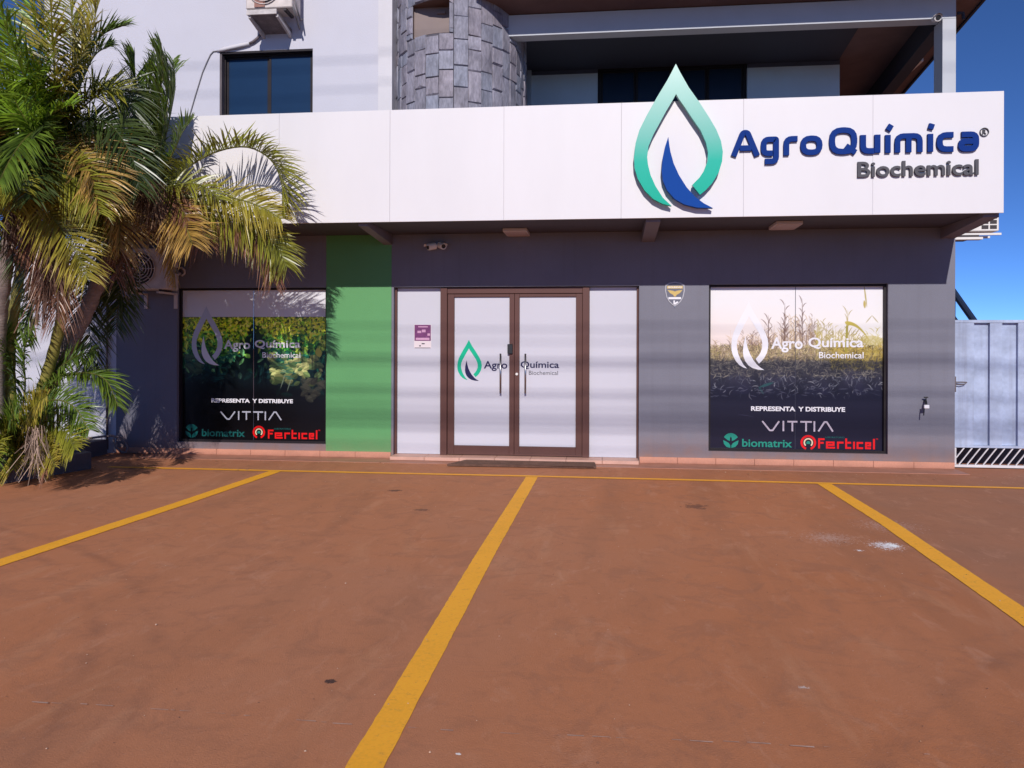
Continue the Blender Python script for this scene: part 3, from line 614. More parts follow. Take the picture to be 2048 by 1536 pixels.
# fascia: backing frame and panels
fas = box('fascia', M['conc_white'], B, -6.70, 4.215, -1.185, -1.145, 2.96, 4.21)
xs = [-6.70, -5.19, -3.845, -2.50, -1.16, 0.176, 1.521, 2.895, 4.24]
for a, b in zip(xs, xs[1:]):
    dy = rnd.uniform(0, .003)
    box('fascia_panel', M['panel'], fas, a + .0007, b - .0007, -1.202 - dy, -1.187, 2.932, 4.238, bevel=.002)
box('fascia_return', M['panel'], fas, 4.217, 4.238, -1.18, 0.3, 2.95, 4.225)
box('fascia_cap', M['panel'], fas, -6.70, 4.212, -1.184, -1.0, 4.211, 4.222)
box('parapet', M['white'], B, -6.6, 4.2, -1.143, -1.05, 3.101, 4.18)

# skirting tiles along the wall foot
def skirting(x0, x1):
    n = max(1, round((x1 - x0) / 0.46)); w = (x1 - x0) / n
    for i in range(n):
        box('skirting_tile', M['tile'], B, x0 + i * w + .0015, x0 + (i + 1) * w - .0015, -.016 - rnd.uniform(0, .003), -.003, .0065, .084, bevel=.002)
skirting(-6.66, -2.80); skirting(0.44, 4.235)
# door threshold tiles
n = 7
for i in range(n):
    a = -2.765 + i * 3.19 / n; b = a + 3.19 / n
    box('threshold_tile', M['tile_light'], B, a + .002, b - .002, -0.20, 0.16, .008, .052 + rnd.uniform(0, .002), bevel=.003)
box('recess_ceiling', M['frame'], B, -2.768, 0.428, 0.155, 0.19, 2.2, 2.256)
box('interior_wall', M['frame'], B, -2.768, 0.428, 0.17, 0.19, .03, 2.199)

# upper storey left: white wall with window
UW = (-5.19, -3.885, 4.2, 5.45)
holes_wall('wall', M['white'], B, -7.75, -2.961, 3.101, 8.2, 0.0, 0.25, [UW])
box('white_pillar', M['white2'], B, -2.96, -2.775, -0.10, 0.3, 3.101, 8.2)
box('wall', M['white'], B, -7.75, -7.55, 0.251, 8.0, 3.101, 8.2)

# ---- slate tower
TX, TY, TA, TB = -1.99, 0.75, 0.87, 1.30
def tp(phi, z, d=0.0):
    nx, ny = math.sin(phi) / TA, -math.cos(phi) / TB; l = math.hypot(nx, ny)
    return (TX + TA * math.sin(phi) + nx / l * d, TY - TB * math.cos(phi) + ny / l * d, z)
NX0, NX1, NZ0, NZ1 = -2.43, -1.93, 5.37, 5.79
ph0, ph1 = math.asin((NX0 - TX) / TA), math.asin((NX1 - TX) / TA)
phs = sorted([R(a) for a in np.linspace(-88, 92, 40)] + [ph0, ph1])
zsl = [3.10, NZ0, NZ1, 8.2]
m = MB()
for a, b in zip(phs, phs[1:]):
    for c, d in zip(zsl, zsl[1:]):
        if ph0 - 1e-6 <= a and b <= ph1 + 1e-6 and c == NZ0: continue
        m.quad(tp(a, c, -.0), tp(b, c, -.0), tp(b, d, -.0), tp(a, d, -.0))
tower = m.build('slate_tower', M['mortar'], B)
# niche
q = [tp(ph0, 0), tp(ph1, 0)]
yb = TY - TB + .24
m = MB()
m.quad((NX0, yb, NZ0), (NX1, yb, NZ0), (NX1, yb, NZ1), (NX0, yb, NZ1))
m.build('niche_back', M['niche'], tower)
cv = [tp(p_, 0, .004) for p_ in phs if ph0 - 1e-6 <= p_ <= ph1 + 1e-6]
m = MB()
m.quad((NX0, cv[0][1], NZ0), (NX0, yb, NZ0), (NX0, yb, NZ1), (NX0, cv[0][1], NZ1))
m.quad((NX1, yb, NZ0), (NX1, cv[-1][1], NZ0), (NX1, cv[-1][1], NZ1), (NX1, yb, NZ1))
for a, b in zip(cv, cv[1:]):
    for z in (NZ0, NZ1): m.quad((a[0], a[1], z), (b[0], b[1], z), (b[0], yb, z), (a[0], yb, z))
m.build('niche_reveal', M['niche_frame'], tower)
box('niche_rail', M['niche'], tower, NX0 + .30, NX0 + .41, yb - .03, yb - .005, NZ1 - .09, NZ1 - .06)

def stone_mesh(a, b, c, d):
    """one riven slate: chamfered slab with an uneven face"""
    ga = .003 / TA
    o = rnd.uniform(.016, .032); tl = [rnd.uniform(-.007, .007) for _ in range(4)]
    ga = .0012 / TA; iz0 = .0012
    base = [tp(a + ga, c + iz0, .001), tp(b - ga, c + iz0, .001), tp(b - ga, d - iz0, .001), tp(a + ga, d - iz0, .001)]
    ia = .005 / TA; iz = rnd.uniform(.004, .022)
    top = [tp(a + ia, c + iz, o + tl[0]), tp(b - ia, c + iz, o + tl[1]), tp(b - ia, d - iz, o + tl[2]), tp(a + ia, d - iz, o + tl[3])]
    mid = tp((a + b) / 2 + rnd.uniform(-.03, .03), (c + d) / 2 + rnd.uniform(-.05, .05), o + rnd.uniform(-.004, .010))
    v = base + top + [mid]
    f = [(4, 5, 8), (5, 6, 8), (6, 7, 8), (7, 4, 8), (0, 1, 5, 4), (1, 2, 6, 5), (2, 3, 7, 6), (3, 0, 4, 7)]
    me = mesh(v, f); t = rnd.uniform(.84, 1.06); u = rnd.uniform(-.02, .02)
    ca = me.color_attributes.new('tint', 'FLOAT_COLOR', 'POINT')
    for k in ca.data: k.color = ((.275 + u) * t, .262 * t, (.318 - u * .5) * t, 1)
    return me
step = .178 / TA
a = R(-80)
col = 0
while a < R(88):
    # wider angular step where the ellipse runs to the back
    sc = math.hypot(TA * math.cos(a + step / 2), TB * math.sin(a + step / 2)) / TA
    b = a + step / max(sc, .8)
    z = 3.55 + rnd.uniform(0, .25)
    while z < 6.6:
        h = rnd.choice((.17, .22, .27, .33, .40)) + rnd.uniform(-.015, .015)
        a_, b_, c_, d_ = a, b, z, z + h
        inside = b_ > ph0 + .01 and a_ < ph1 - .01 and d_ > NZ0 and c_ < NZ1
        if inside:
            if c_ < NZ0 - .06: link('stone', stone_mesh(a_, b_, c_, NZ0), M['stone'], tower)
            if d_ > NZ1 + .06: link('stone', stone_mesh(a_, b_, NZ1, d_), M['stone'], tower)
            if a_ < ph0 - .03: link('stone', stone_mesh(a_, ph0, max(c_, NZ0), min(d_, NZ1)), M['stone'], tower)
            if b_ > ph1 + .03: link('stone', stone_mesh(ph1, b_, max(c_, NZ0), min(d_, NZ1)), M['stone'], tower)
        else:
            link('stone', stone_mesh(a_, b_, c_, d_), M['stone'], tower)
        z += h
    a = b

# ---- balcony: back wall, window, column, edge beam, sloping roof
BY = 1.60
BW = (-0.12, 2.035, 4.3, 5.62)
holes_wall('balcony_wall', M['balcony'], B, -1.30, 3.32, 3.101, 5.52, BY, BY + .2, [BW])
box('balcony_wall', M['balcony_shade'], B, -1.30, 3.32, BY - .004, BY + .2, 5.621, 5.95)  # dark upper strip of the back wall: shade put into its colour
box('balcony_wall', M['balcony_shade'], B, -1.30, BW[0], BY - .004, BY + .2, 5.521, 5.62); box('balcony_wall', M['balcony_shade'], B, BW[1], 3.32, BY - .004, BY + .2, 5.521, 5.62)
box('corner_trim', M['roof_paint'], B, -1.16, -1.10, BY - .06, BY - .006, 3.101, 5.9)
box('side_wall', M['brown_soffit'], B, 3.12, 3.319, BY + .201, 9, 3.101, 5.4)
box('column', M['roof_paint'], B, 4.085, 4.24, 0.0, 0.26, 3.101, 5.50)
M['column_face'] = M['white2']
rf = lambda y: 5.79 - .115 * y          # underside of the roof
def slab(name, mat, x0, x1, y0, y1, t0, t1):
    v = [(x, y, rf(y) + t) for t in (t0, t1) for y in (y0, y1) for x in (x0, x1)]
    return MB().add(v, [(0, 2, 3, 1), (4, 5, 7, 6), (0, 1, 5, 4), (2, 6, 7, 3), (0, 4, 6, 2), (1, 3, 7, 5)])
roof = slab('roof', None, -1.60, 4.60, -0.50, 9.0, 0, .10).build('roof', M['brown_soffit'], B)
box('edge_beam', M['roof_paint'], B, -1.60, 4.24, 0.002, 0.20, 5.505, 5.775)
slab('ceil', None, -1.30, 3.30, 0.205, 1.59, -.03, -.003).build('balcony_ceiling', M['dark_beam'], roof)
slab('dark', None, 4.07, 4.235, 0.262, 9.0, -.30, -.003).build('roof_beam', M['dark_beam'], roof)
slab('eave', None, 4.60, 4.63, -0.50, 9.0, -.03, .12).build('eave_board', M['dark_beam'], roof)
slab('eave', None, -1.60, 4.60, -0.535, -0.502, -.03, .12).build('eave_board', M['dark_beam'], roof)
v = [(4.40, y, rf(y) - .02) for y in (1.55, 2.15)]
MB().box(4.36, 4.44, 1.55, 2.10, rf(1.9) - .06, rf(1.9) - .002).build('strip_light', M['offwhite'], roof)
MB().tube([(4.30, .10, 5.60), (4.36, .10, 5.60), (4.37, .10, 5.52)], .022, 8).build('roof_drip_pipe', M['dark_beam'], roof)

# ---- windows
def pane_frame(m, x0, x1, z0, z1, y0, y1, w):
    m.box(x0, x1, y0, y1, z0, z0 + w); m.box(x0, x1, y0, y1, z1 - w, z1)
    m.box(x0, x0 + w, y0 + .001, y1, z0 + w, z1 - w); m.box(x1 - w, x1, y0 + .001, y1, z0 + w, z1 - w); return m

def upper_window(name, x0, x1, z0, z1, y, mats, nleaf, glass, outer=.04):
    fr = pane_frame(MB(), x0 + .002, x1 - .002, z0 + .002, z1 - .002, y, y + .07, outer).build(name, mats[0], B)
    w = (x1 - x0 - 2 * outer) / nleaf
    for i in range(nleaf):
        a = x0 + outer + i * w; b = a + w
        yy = y + (.012 if i % 2 else .034)
        s = pane_frame(MB(), a + .003, b - .003, z0 + outer + .002, z1 - outer - .002, yy, yy + .018, .028).build('sash', mats[1], fr)
        box('pane', glass, fr, a + .032, b - .032, yy + .006, yy + .011, z0 + outer + .031, z1 - outer - .031)
    return fr
fr = upper_window('window', UW[0], UW[1], UW[2], UW[3], 0.09, (M['frame'], M['frame']), 2, M['blueglass'])
box('window_jamb', M['frame_grey'], fr, UW[0] + .001, UW[0] + .028, 0.004, 0.088, UW[2], UW[3] - .028)
box('window_jamb', M['frame'], fr, UW[0] + .001, UW[1] - .001, 0.004, 0.088, UW[3] - .027, UW[3] - .001)
box('room_back', M['darkglass'], fr, UW[0] - .1, UW[1] + .1, 0.26, 0.28, UW[2], UW[3] + .1)
fr = upper_window('balcony_window', BW[0], BW[1], BW[2], BW[3], BY + .06, (M['frame'], M['frame']), 4, M['darkglass'], .045)

# curtain folds behind the right pane of the white wall's window
m = MB(); x = UW[1] - .36
while x < UW[1] - .06:
    m.quad((x, .20, 4.3), (x + .02, .17, 4.3), (x + .02, .17, 5.40), (x, .20, 5.40)); m.quad((x + .02, .17, 4.3), (x + .04, .20, 4.3), (x + .04, .20, 5.40), (x + .02, .17, 5.40)); x += .04
m.build('curtain', M['curtain'], fr)

# ================================================================== PRINTED WINDOW FILMS
def to_lin(a):
    a = np.clip(a, 0, 255) / 255.0
    return np.where(a <= .04045, a / 12.92, ((a + .055) / 1.055) ** 2.4)

def vnoise(n, sx, sy, seed, octv=4):
    r = np.random.RandomState(seed); out = np.zeros((n, n)); amp = 1; tot = 0
    yy, xx = np.mgrid[0:n, 0:n] / n
    for o in range(octv):
        gx, gy = int(sx * 2 ** o) + 2, int(sy * 2 ** o) + 2
        g = r.rand(gy + 1, gx + 1); u = xx * (gx - 1); v = yy * (gy - 1)
        i, j = u.astype(int), v.astype(int); fu, fv = u - i, v - j
        fu = fu * fu * (3 - 2 * fu); fv = fv * fv * (3 - 2 * fv)
        out += amp * ((g[j, i] * (1 - fu) + g[j, i + 1] * fu) * (1 - fv) + (g[j + 1, i] * (1 - fu) + g[j + 1, i + 1] * fu) * fv)
        tot += amp; amp *= .55
    return out / tot

def dab(img, cx, cy, L, W, ang, col, alpha=1.0, bend=0.0, vein=None):
    """one leaf-shaped touch of ink; cx, cy, L, W in units of the print"""
    n = img.shape[0]; rr = (L + abs(bend)) * n + 2
    x0, x1 = int(max(0, cx * n - rr)), int(min(n, cx * n + rr + 1)); y0, y1 = int(max(0, cy * n - rr)), int(min(n, cy * n + rr + 1))
    if x1 <= x0 or y1 <= y0: return
    yy, xx = np.mgrid[y0:y1, x0:x1]; dx = (xx + .5) / n - cx; dy = (yy + .5) / n - cy
    ca, sa = math.cos(ang), math.sin(ang); u = (dx * ca + dy * sa) / L; v = -dx * sa + dy * ca - bend * u * u
    wdt = W * np.clip(1 - u * u, 0, 1) ** .8
    k = np.clip((wdt - np.abs(v)) * n + .5, 0, 1) * (np.abs(u) < 1) * alpha
    k = k[..., None]; c = np.array(col, float)
    if vein is not None:
        c = c + (np.array(vein, float) - c) * np.clip(1 - np.abs(v) * n / 1.2, 0, 1)[..., None] * .7
        c = c * (1 - .25 * (v > 0)[..., None])
    img[y0:y1, x0:x1] = img[y0:y1, x0:x1] * (1 - k) + c * k

def paint_crop(n=420):
    r = random.Random(3); V, U = np.mgrid[0:n, 0:n] / n
    img = np.zeros((n, n, 3)); sky_ = np.array((222, 220, 226.)); img[:] = sky_
    nz = vnoise(n, 10, 10, 1)[..., None]
    top = np.array((128, 148, 26.)); mid = np.array((28, 62, 30.)); low = np.array((8, 26, 34.)); blk = np.array((8, 8, 18.))
    def ramp(v):
        c = np.where(v < .35, top + (mid - top) * (v - .18) / .17, np.where(v < .55, mid + (low - mid) * (v - .35) / .20, low + (blk - low) * (v - .55) / .14))
        return np.where(v > .69, blk, c)
    fol = V[..., None] > .178
    img = np.where(fol, ramp(V[..., None]) * (.30 + .6 * nz), img)
    pal = [((188, 200, 34), (210, 214, 70), (140, 172, 28), (84, 116, 22)), ((60, 116, 36), (96, 150, 52), (30, 80, 30), (132, 158, 50)), ((22, 70, 48), (34, 96, 70), (16, 52, 40), (70, 110, 66)), ((14, 42, 44), (20, 60, 58), (12, 30, 34), (40, 62, 54))]
    for i in range(4200):
        v = .185 + (r.random() ** 1.3) * .52; t = (v - .18) / .52
        gap = .012 + .30 * max(0, t - .08)                # dark furrow between the rows
        u = r.random()
        if abs(u - .50) < gap * (1.0 if v < .6 else 1.4) and r.random() < .93: continue
        if v > .60 and u < .62: continue
        if v > .66 and r.random() < .7: continue
        k = min(3, int(t * 4.6 + r.uniform(-.5, .3))); k = max(0, k); s = .008 + .026 * t
        dim = 1.0 - .75 * max(0, (t - .55)) / .45
        bb = dim * r.uniform(.75, 1.9); c = [q * bb for q in r.choice(pal[k])]
        dab(img, u, v, s * r.uniform(.8, 1.5), s * r.uniform(.35, .7), r.uniform(0, 3.14), c, .95, vein=[min(255, q * 1.5) for q in c] if t > .25 else None)
    # bright edges of leaves in the right-hand row
    for i in range(70):
        u = r.uniform(.62, .97); v = r.uniform(.44, .62) + (u - .8) * .05
        s = r.uniform(.014, .038); c = r.choice([(196, 200, 120), (160, 172, 96), (122, 146, 84), (92, 120, 70), (204, 206, 130)])
        dim = 1 if v < .57 else .55
        dab(img, u, v, s, s * .62, r.uniform(-.9, .9), [q * dim for q in c], .95, vein=[q * 1.15 * dim for q in c])
    for i in range(14):
        u = r.uniform(.84, .99); v = r.uniform(.60, .72); dab(img, u, v, .035, .02, r.uniform(-.9, .9), (62, 60, 50), .8, vein=(84, 82, 68))
    for i in range(10):
        u = r.uniform(.02, .13); v = r.uniform(.44, .56); dab(img, u, v, .035, .02, r.uniform(-.9, .9), (66, 92, 62), .8, vein=(98, 120, 84))
    dab(img, .945, .415, .032, .022, 1.3, (206, 204, 84), 1)
    for i in range(60):                                   # teal horizontal blades beside the furrow
        v = r.uniform(.38, .60); e = .012 + .30 * ((v - .18) / .52 - .08)
        u = .5 + r.choice((-1, 1)) * (e + r.uniform(0, .07)); dab(img, u, v, .022, .003, r.uniform(-.2, .2), (34, 92, 84), .7)
    dab(img, .50, .33, .16, .012, 1.571, (12, 26, 16), .95); dab(img, .50, .42, .16, .03, 1.571, (8, 16, 18), .9)
    for a, b in ((.70, .61), (.745, .63)): dab(img, a, b, .05, .0035, 1.9, (110, 122, 104), .8)
    return img

def paint_corn(n=420):
    r = random.Random(5); V, U = np.mgrid[0:n, 0:n] / n
    V3, U3 = V[..., None], U[..., None]
    a = np.array((232, 228, 230.)); b = np.array((240, 216, 206.)); b2 = np.array((240, 236, 226.))
    t = np.clip((V3 - .1) / .32, 0, 1); img = a + (b * (1 - U3) + b2 * U3 - a) * t
    nz = vnoise(n, 14, 10, 8)[..., None]
    grd = np.clip((V3 - .36 - .05 * (nz - .5)) / .08, 0, 1)
    c1 = np.array((132, 118, 92.)) * (1 - U3 * .0) ; c2 = np.array((58, 54, 60.)); c3 = np.array((27, 25, 45.))
    base = np.where(V3 < .48, c1 + (c2 - c1) * np.clip((V3 - .36) / .12, 0, 1), c2 + (c3 - c2) * np.clip((V3 - .48) / .16, 0, 1))
    img = img * (1 - grd) + base * (.7 + .6 * nz) * grd
    img = np.where(V3 > .66, c3, img)
    for i in range(380):                                  # tall stalks against the sky
        u = r.random(); h = (.25 + .06 * math.sin(u * 9) + r.uniform(-.05, .09)) + (.1 if u < .12 else 0); v0 = .46
        dark = r.random() < .6; c = (128, 102, 88) if dark else (196, 168, 128)
        if u > .62: c = (150, 130, 60) if dark else (186, 168, 80)
        al = r.uniform(.45, .9); L = (v0 - h) / 2 * r.uniform(.6, 1)
        if L < .02: continue
        dab(img, u, v0 - L, L, r.uniform(.0009, .0020), 1.571 + r.uniform(-.06, .06), c, al)
        for k in range(r.randint(2, 5)):
            vv = r.uniform(h + .02, v0 - .04); sg = r.choice((-1, 1)); an = r.uniform(.3, .9); ll = r.uniform(.012, .026); dab(img, u + sg * math.sin(an) * ll, vv - math.cos(an) * ll, ll, .0020, -1.571 + sg * an, c, al * .9, bend=sg * r.uniform(.002, .010))
    for u, h in ((.435, .10), (.54, .075), (.34, .175), (.80, .14)):
        c = (104, 78, 68) if u < .6 else (168, 150, 90)
        dab(img, u, (h + .42) / 2, (.42 - h) / 2, .0026, 1.571, c, .95)
        for k in range(9):
            sg = 1 if k % 2 else -1; an = r.uniform(.25, .75); ll = r.uniform(.014, .032); vv = h + .02 + k * .028 + r.uniform(-.01, .01); dab(img, u + sg * math.sin(an) * ll, vv - math.cos(an) * ll, ll, .0022, -1.571 + sg * an, c, .9, bend=sg * .006)
    for i in range(3400):                                 # tangle of leaves
        u = r.random(); v = .36 + abs(r.gauss(0, .13));
        if v > .68: continue
        t = (v - .36) / .3
        if t < .3: c = r.choice([(178, 158, 118), (120, 104, 78), (206, 186, 140), (86, 74, 62), (150, 136, 84)])
        elif t < .65: c = r.choice([(92, 88, 82), (66, 64, 68), (120, 114, 104), (40, 38, 48), (140, 132, 118)])
        else: c = r.choice([(66, 68, 82), (48, 48, 64), (112, 114, 124), (34, 34, 50), (150, 150, 156)])
        if u > .7 and t < .5: c = tuple(q * m_ for q, m_ in zip(c, (1.02, .98, .66)))
        dab(img, u, v, r.uniform(.006, .024), r.uniform(.0010, .0028), r.choice((r.uniform(-.7, .7), r.uniform(.9, 2.2))), c, r.uniform(.4, .9), bend=r.uniform(-.012, .012))
    # bent yellow leaf at right
    for k in range(14):
        q = k / 13; dab(img, .80 + .12 * q, .225 + .10 * q * q + .00 * q, .018, .010 * (1.2 - q), .5 + .5 * q, (186, 168, 76), .9)
    for k in range(8): dab(img, .795 - .006 * k / 8, .25 + .02 * k, .014, .006, 1.5, (158, 146, 50), .9)
    dab(img, .90, .06, .07, .004, 1.45, (176, 158, 90), .9); dab(img, .895, .11, .025, .007, 1.5, (182, 160, 80), .9)
    dab(img, .92, .20, .03, .003, -.9, (170, 156, 110), .8); dab(img, .955, .20, .03, .003, .9, (170, 156, 110), .8)
    dab(img, .94, .33, .07, .03, .1, (196, 180, 110), .6); dab(img, .33, .605, .045, .008, -.35, (40, 78, 80), .9); dab(img, .30, .64, .03, .006, 1.0, (36, 66, 70), .8)
    for i in range(30): dab(img, r.random(), r.uniform(.62, .68), r.uniform(.01, .03), .002, r.uniform(-.5, .5), (96, 96, 112), .7)
    dab(img, .21, .795, .045, .0012, .15, (70, 70, 92), .8)
    return img

M['pane_joint'] = material('pane_joint', (0.07, 0.07, 0.10, 1), 0.9, spec=0.0)
def film_pane(win, img, X0, X1, Z0, Z1, a, b, y, name, mat):
    """one glass pane whose printed film carries the part a..b of the print"""
    n = img.shape[0]; i0, i1 = int(a * n), int(b * n)
    w = i1 - i0; xs = X0 + (X1 - X0) * (i0 + np.arange(w)) / (n - 1) ; xs = np.linspace(X0 + (X1 - X0) * a, X0 + (X1 - X0) * b, w)
    zs = np.linspace(Z1, Z0, n); gx, gz = np.meshgrid(xs, zs)
    v = np.stack([gx.ravel(), np.full(gx.size, y), gz.ravel()], 1)
    idx = np.arange(n * w).reshape(n, w)
    f = np.stack([idx[1:, :-1].ravel(), idx[1:, 1:].ravel(), idx[:-1, 1:].ravel(), idx[:-1, :-1].ravel()], 1)
    me = bpy.data.meshes.new('film'); me.vertices.add(len(v)); me.vertices.foreach_set('co', v.ravel())
    me.loops.add(f.size); me.loops.foreach_set('vertex_index', f.ravel())
    me.polygons.add(len(f)); me.polygons.foreach_set('loop_start', np.arange(0, f.size, 4)); me.update(calc_edges=True)
    c = np.ones((n * w, 4)); c[:, :3] = to_lin(img[:, i0:i1].reshape(-1, 3))
    ca = me.color_attributes.new('ink', 'FLOAT_COLOR', 'POINT'); ca.data.foreach_set('color', c.ravel())
    return link(name, me, mat, win)
M['ink'] = material('printed_film', (0, 0, 0, 1), 0.28, spec=0.35, attr='ink')

dropbb = (0.315, 1.29, 3.010, 4.623)
def emblem(parent, x0, x1, z0, z1, y, md, mb, thick=.0012):
    bx0, bx1, bz0, bz1 = dropbb
    T = lambda P: [(x0 + (x - bx0) / (bx1 - bx0) * (x1 - x0), z0 + (z - bz0) / (bz1 - bz0) * (z1 - z0)) for x, z in P]
    for nm, P, mt in (('emblem_drop', DROP, md), ('emblem_blade', BLADE, mb)):
        v, f = prism(T(P), y - thick, y); MB().add(v, f).build(nm, mt, parent)

def word(parent, s, x0, x1, zb, zt, y, mat, off=.02, ref=None, name='lettering'):
    return text_obj(name, s, mat, parent, x0, x1, zb, zt, y, offset=off, ref=ref)

def vittia(parent, x0, x1, z0, z1, y, mat):
    W = x1 - x0; H = z1 - z0; w = H * .155; m = MB(); k = [0]
    def st(p):
        k[0] += 1; stroke(m, [(x0 + u * W, z0 + v * H) for u, v in p], w, y - .001 - k[0] * .00015, y)
    st(fillet([(.01, .95), (.115, .06), (.155, .06), (.245, .95)], .03)); st([(.305, 0), (.305, 1)])
    st([(.36, .93), (.50, .93)]); st([(.43, .86), (.43, 0)]); st([(.54, .93), (.70, .93)]); st([(.62, .86), (.62, 0)])
    st([(.735, 0), (.735, 1)]); st(fillet([(.79, .03), (.875, .94), (.905, .94), (.99, .03)], .03))
    m.build('lettering', mat, parent)

def disc(m, cx, cz, r, y0, y1, n=28, a0=0, a1=6.2831853, r0=0):
    N_ = max(3, int(n * (a1 - a0) / 6.283)); full = a1 - a0 > 6.28
    if r0 > 0:
        out = [(cx + r * math.cos(a0 + (a1 - a0) * i / N_), cz + r * math.sin(a0 + (a1 - a0) * i / N_)) for i in range(N_ + 1)]
        inn = [(cx + r0 * math.cos(a0 + (a1 - a0) * i / N_), cz + r0 * math.sin(a0 + (a1 - a0) * i / N_)) for i in range(N_ + 1)]
        for i in range(N_):
            m.quad((inn[i][0], y0, inn[i][1]), (out[i][0], y0, out[i][1]), (out[i + 1][0], y0, out[i + 1][1]), (inn[i + 1][0], y0, inn[i + 1][1]))
    else:
        P = [(cx + r * math.cos(a0 + (a1 - a0) * i / N_), cz + r * math.sin(a0 + (a1 - a0) * i / N_)) for i in range(N_ + (0 if full else 1))]
        v, f = prism(P, y0, y1); m.add(v, f)

def bio_logo(parent, x0, x1, z0, z1, y, mat):
    cx, cz, r = (x0 + x1) / 2, (z0 + z1) / 2, (z1 - z0) / 2
    m = MB()
    # upper cap with a notch, two leaves below
    P = [(cx + r * math.cos(t), cz + r * math.sin(t)) for t in np.linspace(R(28), R(152), 14)] + [(cx - .42 * r, cz + .10 * r), (cx - .12 * r, cz - .02 * r), (cx - .12 * r, cz + .35 * r), (cx, cz + .55 * r), (cx + .12 * r, cz + .35 * r), (cx + .12 * r, cz - .02 * r), (cx + .42 * r, cz + .10 * r)]
    v, f = prism(P, y - .001, y); m.add(v, f)
    for s in (1, -1):
        P = [(cx + s * .06 * r, cz - .92 * r), (cx + s * .55 * r, cz - .80 * r), (cx + s * .88 * r, cz - .42 * r), (cx + s * .98 * r, cz + .08 * r), (cx + s * .62 * r, cz - .08 * r), (cx + s * .25 * r, cz - .30 * r), (cx + s * .07 * r, cz - .60 * r)]
        v, f = prism(P, y - .001, y); m.add(v, f)
    m.build('logo_mark', mat, parent)

def ferticel(parent, x0, x1, z0, z1, y):
    """blocky red lower-case word made of squared strokes"""
    W = x1 - x0; H = z1 - z0; w = H * .175; m = MB(); k = [0]
    def st(p):
        k[0] += 1; stroke(m, [(x0 + u * W, z0 + v * H) for u, v in p], w, y - .001 - k[0] * .00012, y)
    h = .70
    st([(.035, 0), (.035, .9), (.13, .9)]); st([(.055, .55), (.115, .55)])
    st([(.31, .1), (.17, .1), (.17, h - .1), (.285, h - .1), (.285, .36), (.19, .36)])
    st([(.36, 0), (.36, h - .1), (.455, h - .1)])
    st([(.50, 1.0), (.50, .1), (.585, .1)]); st([(.52, h - .1), (.585, h - .1)])
    st([(.635, 0), (.635, h)])
    st([(.79, .1), (.695, .1), (.695, h - .1), (.79, h - .1)])
    st([(.925, .1), (.84, .1), (.84, h - .1), (.91, h - .1), (.91, .36), (.86, .36)])
    st([(.975, 1.0), (.975, 0)])
    m.build('lettering', M['print_red'], parent)

def ring_logo(parent, cx, cz, r, y):
    m = MB(); disc(m, cx, cz, r, y - .0010, y, 30, R(-70), R(250), r * .72); m.build('logo_mark', M['print_red'], parent)
    m = MB(); disc(m, cx, cz, r * .60, y - .0011, y, 26, R(-50), R(230), r * .42); m.build('logo_mark', M['print_cream'], parent)
    m = MB(); disc(m, cx, cz - .05 * r, r * .26, y - .0012, y, 20, R(-30), R(210)); m.build('logo_mark', M['print_teal'], parent)

def shop_window(op, img, L, bright):
    x0, x1, z0, z1 = op; y = .10
    fr = pane_frame(MB(), x0 + .001, x1 - .001, z0 + .001, z1 - .001, .055, .16, .028).build('shop_window', M['frame'], B)
    px0, px1, pz0, pz1 = x0 + .012, x1 - .012, z0 + .012, z1 - .012
    X0, X1, Z0, Z1 = x0 + .029, x1 - .029, z0 + .029, z1 - .029
    film_pane(fr, img, X0, X1, Z0, Z1, 0, .4975, y, 'pane', M['ink']); film_pane(fr, img, X0, X1, Z0, Z1, .5, 1.0, y, 'pane', M['ink'])
    box('pane_joint', M['pane_joint'], fr, (X0 + X1) / 2 - .0035, (X0 + X1) / 2 + .0015, y - .001, y + .004, Z0, Z1)
    yl = y - .002
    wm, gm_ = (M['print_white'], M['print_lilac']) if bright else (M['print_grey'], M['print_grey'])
    emblem(fr, L['drop'][0], L['drop'][1], L['drop'][2], L['drop'][3], yl, wm, M['print_white'])
    a = L['agro']; k = a[0] + (a[1] - a[0]) * .345
    word(fr, 'Agro', a[0], k, a[2], a[3], yl, M['print_white'], .022, ref='A'); word(fr, 'Química', a[0] + (a[1] - a[0]) * .405, a[1], a[2], a[3], yl, M['print_white'], .022, ref='Q')
    a = L['bio']; word(fr, 'Biochemical', a[0], a[1], a[2], a[3], yl, M['print_white'], .006)
    a = L['rep']; word(fr, 'REPRESENTA', a[0], a[0] + (a[1] - a[0]) * .475, a[2], a[3], yl, M['print_white'], .035); word(fr, 'Y DISTRIBUYE', a[0] + (a[1] - a[0]) * .505, a[1], a[2], a[3], yl, M['print_white'], .035)
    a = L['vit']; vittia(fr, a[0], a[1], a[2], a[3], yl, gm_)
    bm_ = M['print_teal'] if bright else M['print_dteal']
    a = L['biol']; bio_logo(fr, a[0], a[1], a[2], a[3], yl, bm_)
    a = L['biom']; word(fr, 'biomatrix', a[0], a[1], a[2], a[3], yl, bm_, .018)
    a = L['ring']; ring_logo(fr, a[0], a[1], a[2], yl)
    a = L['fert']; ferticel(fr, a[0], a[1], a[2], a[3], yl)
    word(fr, 'LABORATORIO', a[0] + .14 * (a[1] - a[0]), a[0] + .47 * (a[1] - a[0]), a[3] + .002, a[3] + .022, yl, M['print_dteal'], .02)
    word(fr, 'TM', a[1] + .004, a[1] + .03, a[3] - .012, a[3] + .006, yl, M['print_red'], .02)
    return fr
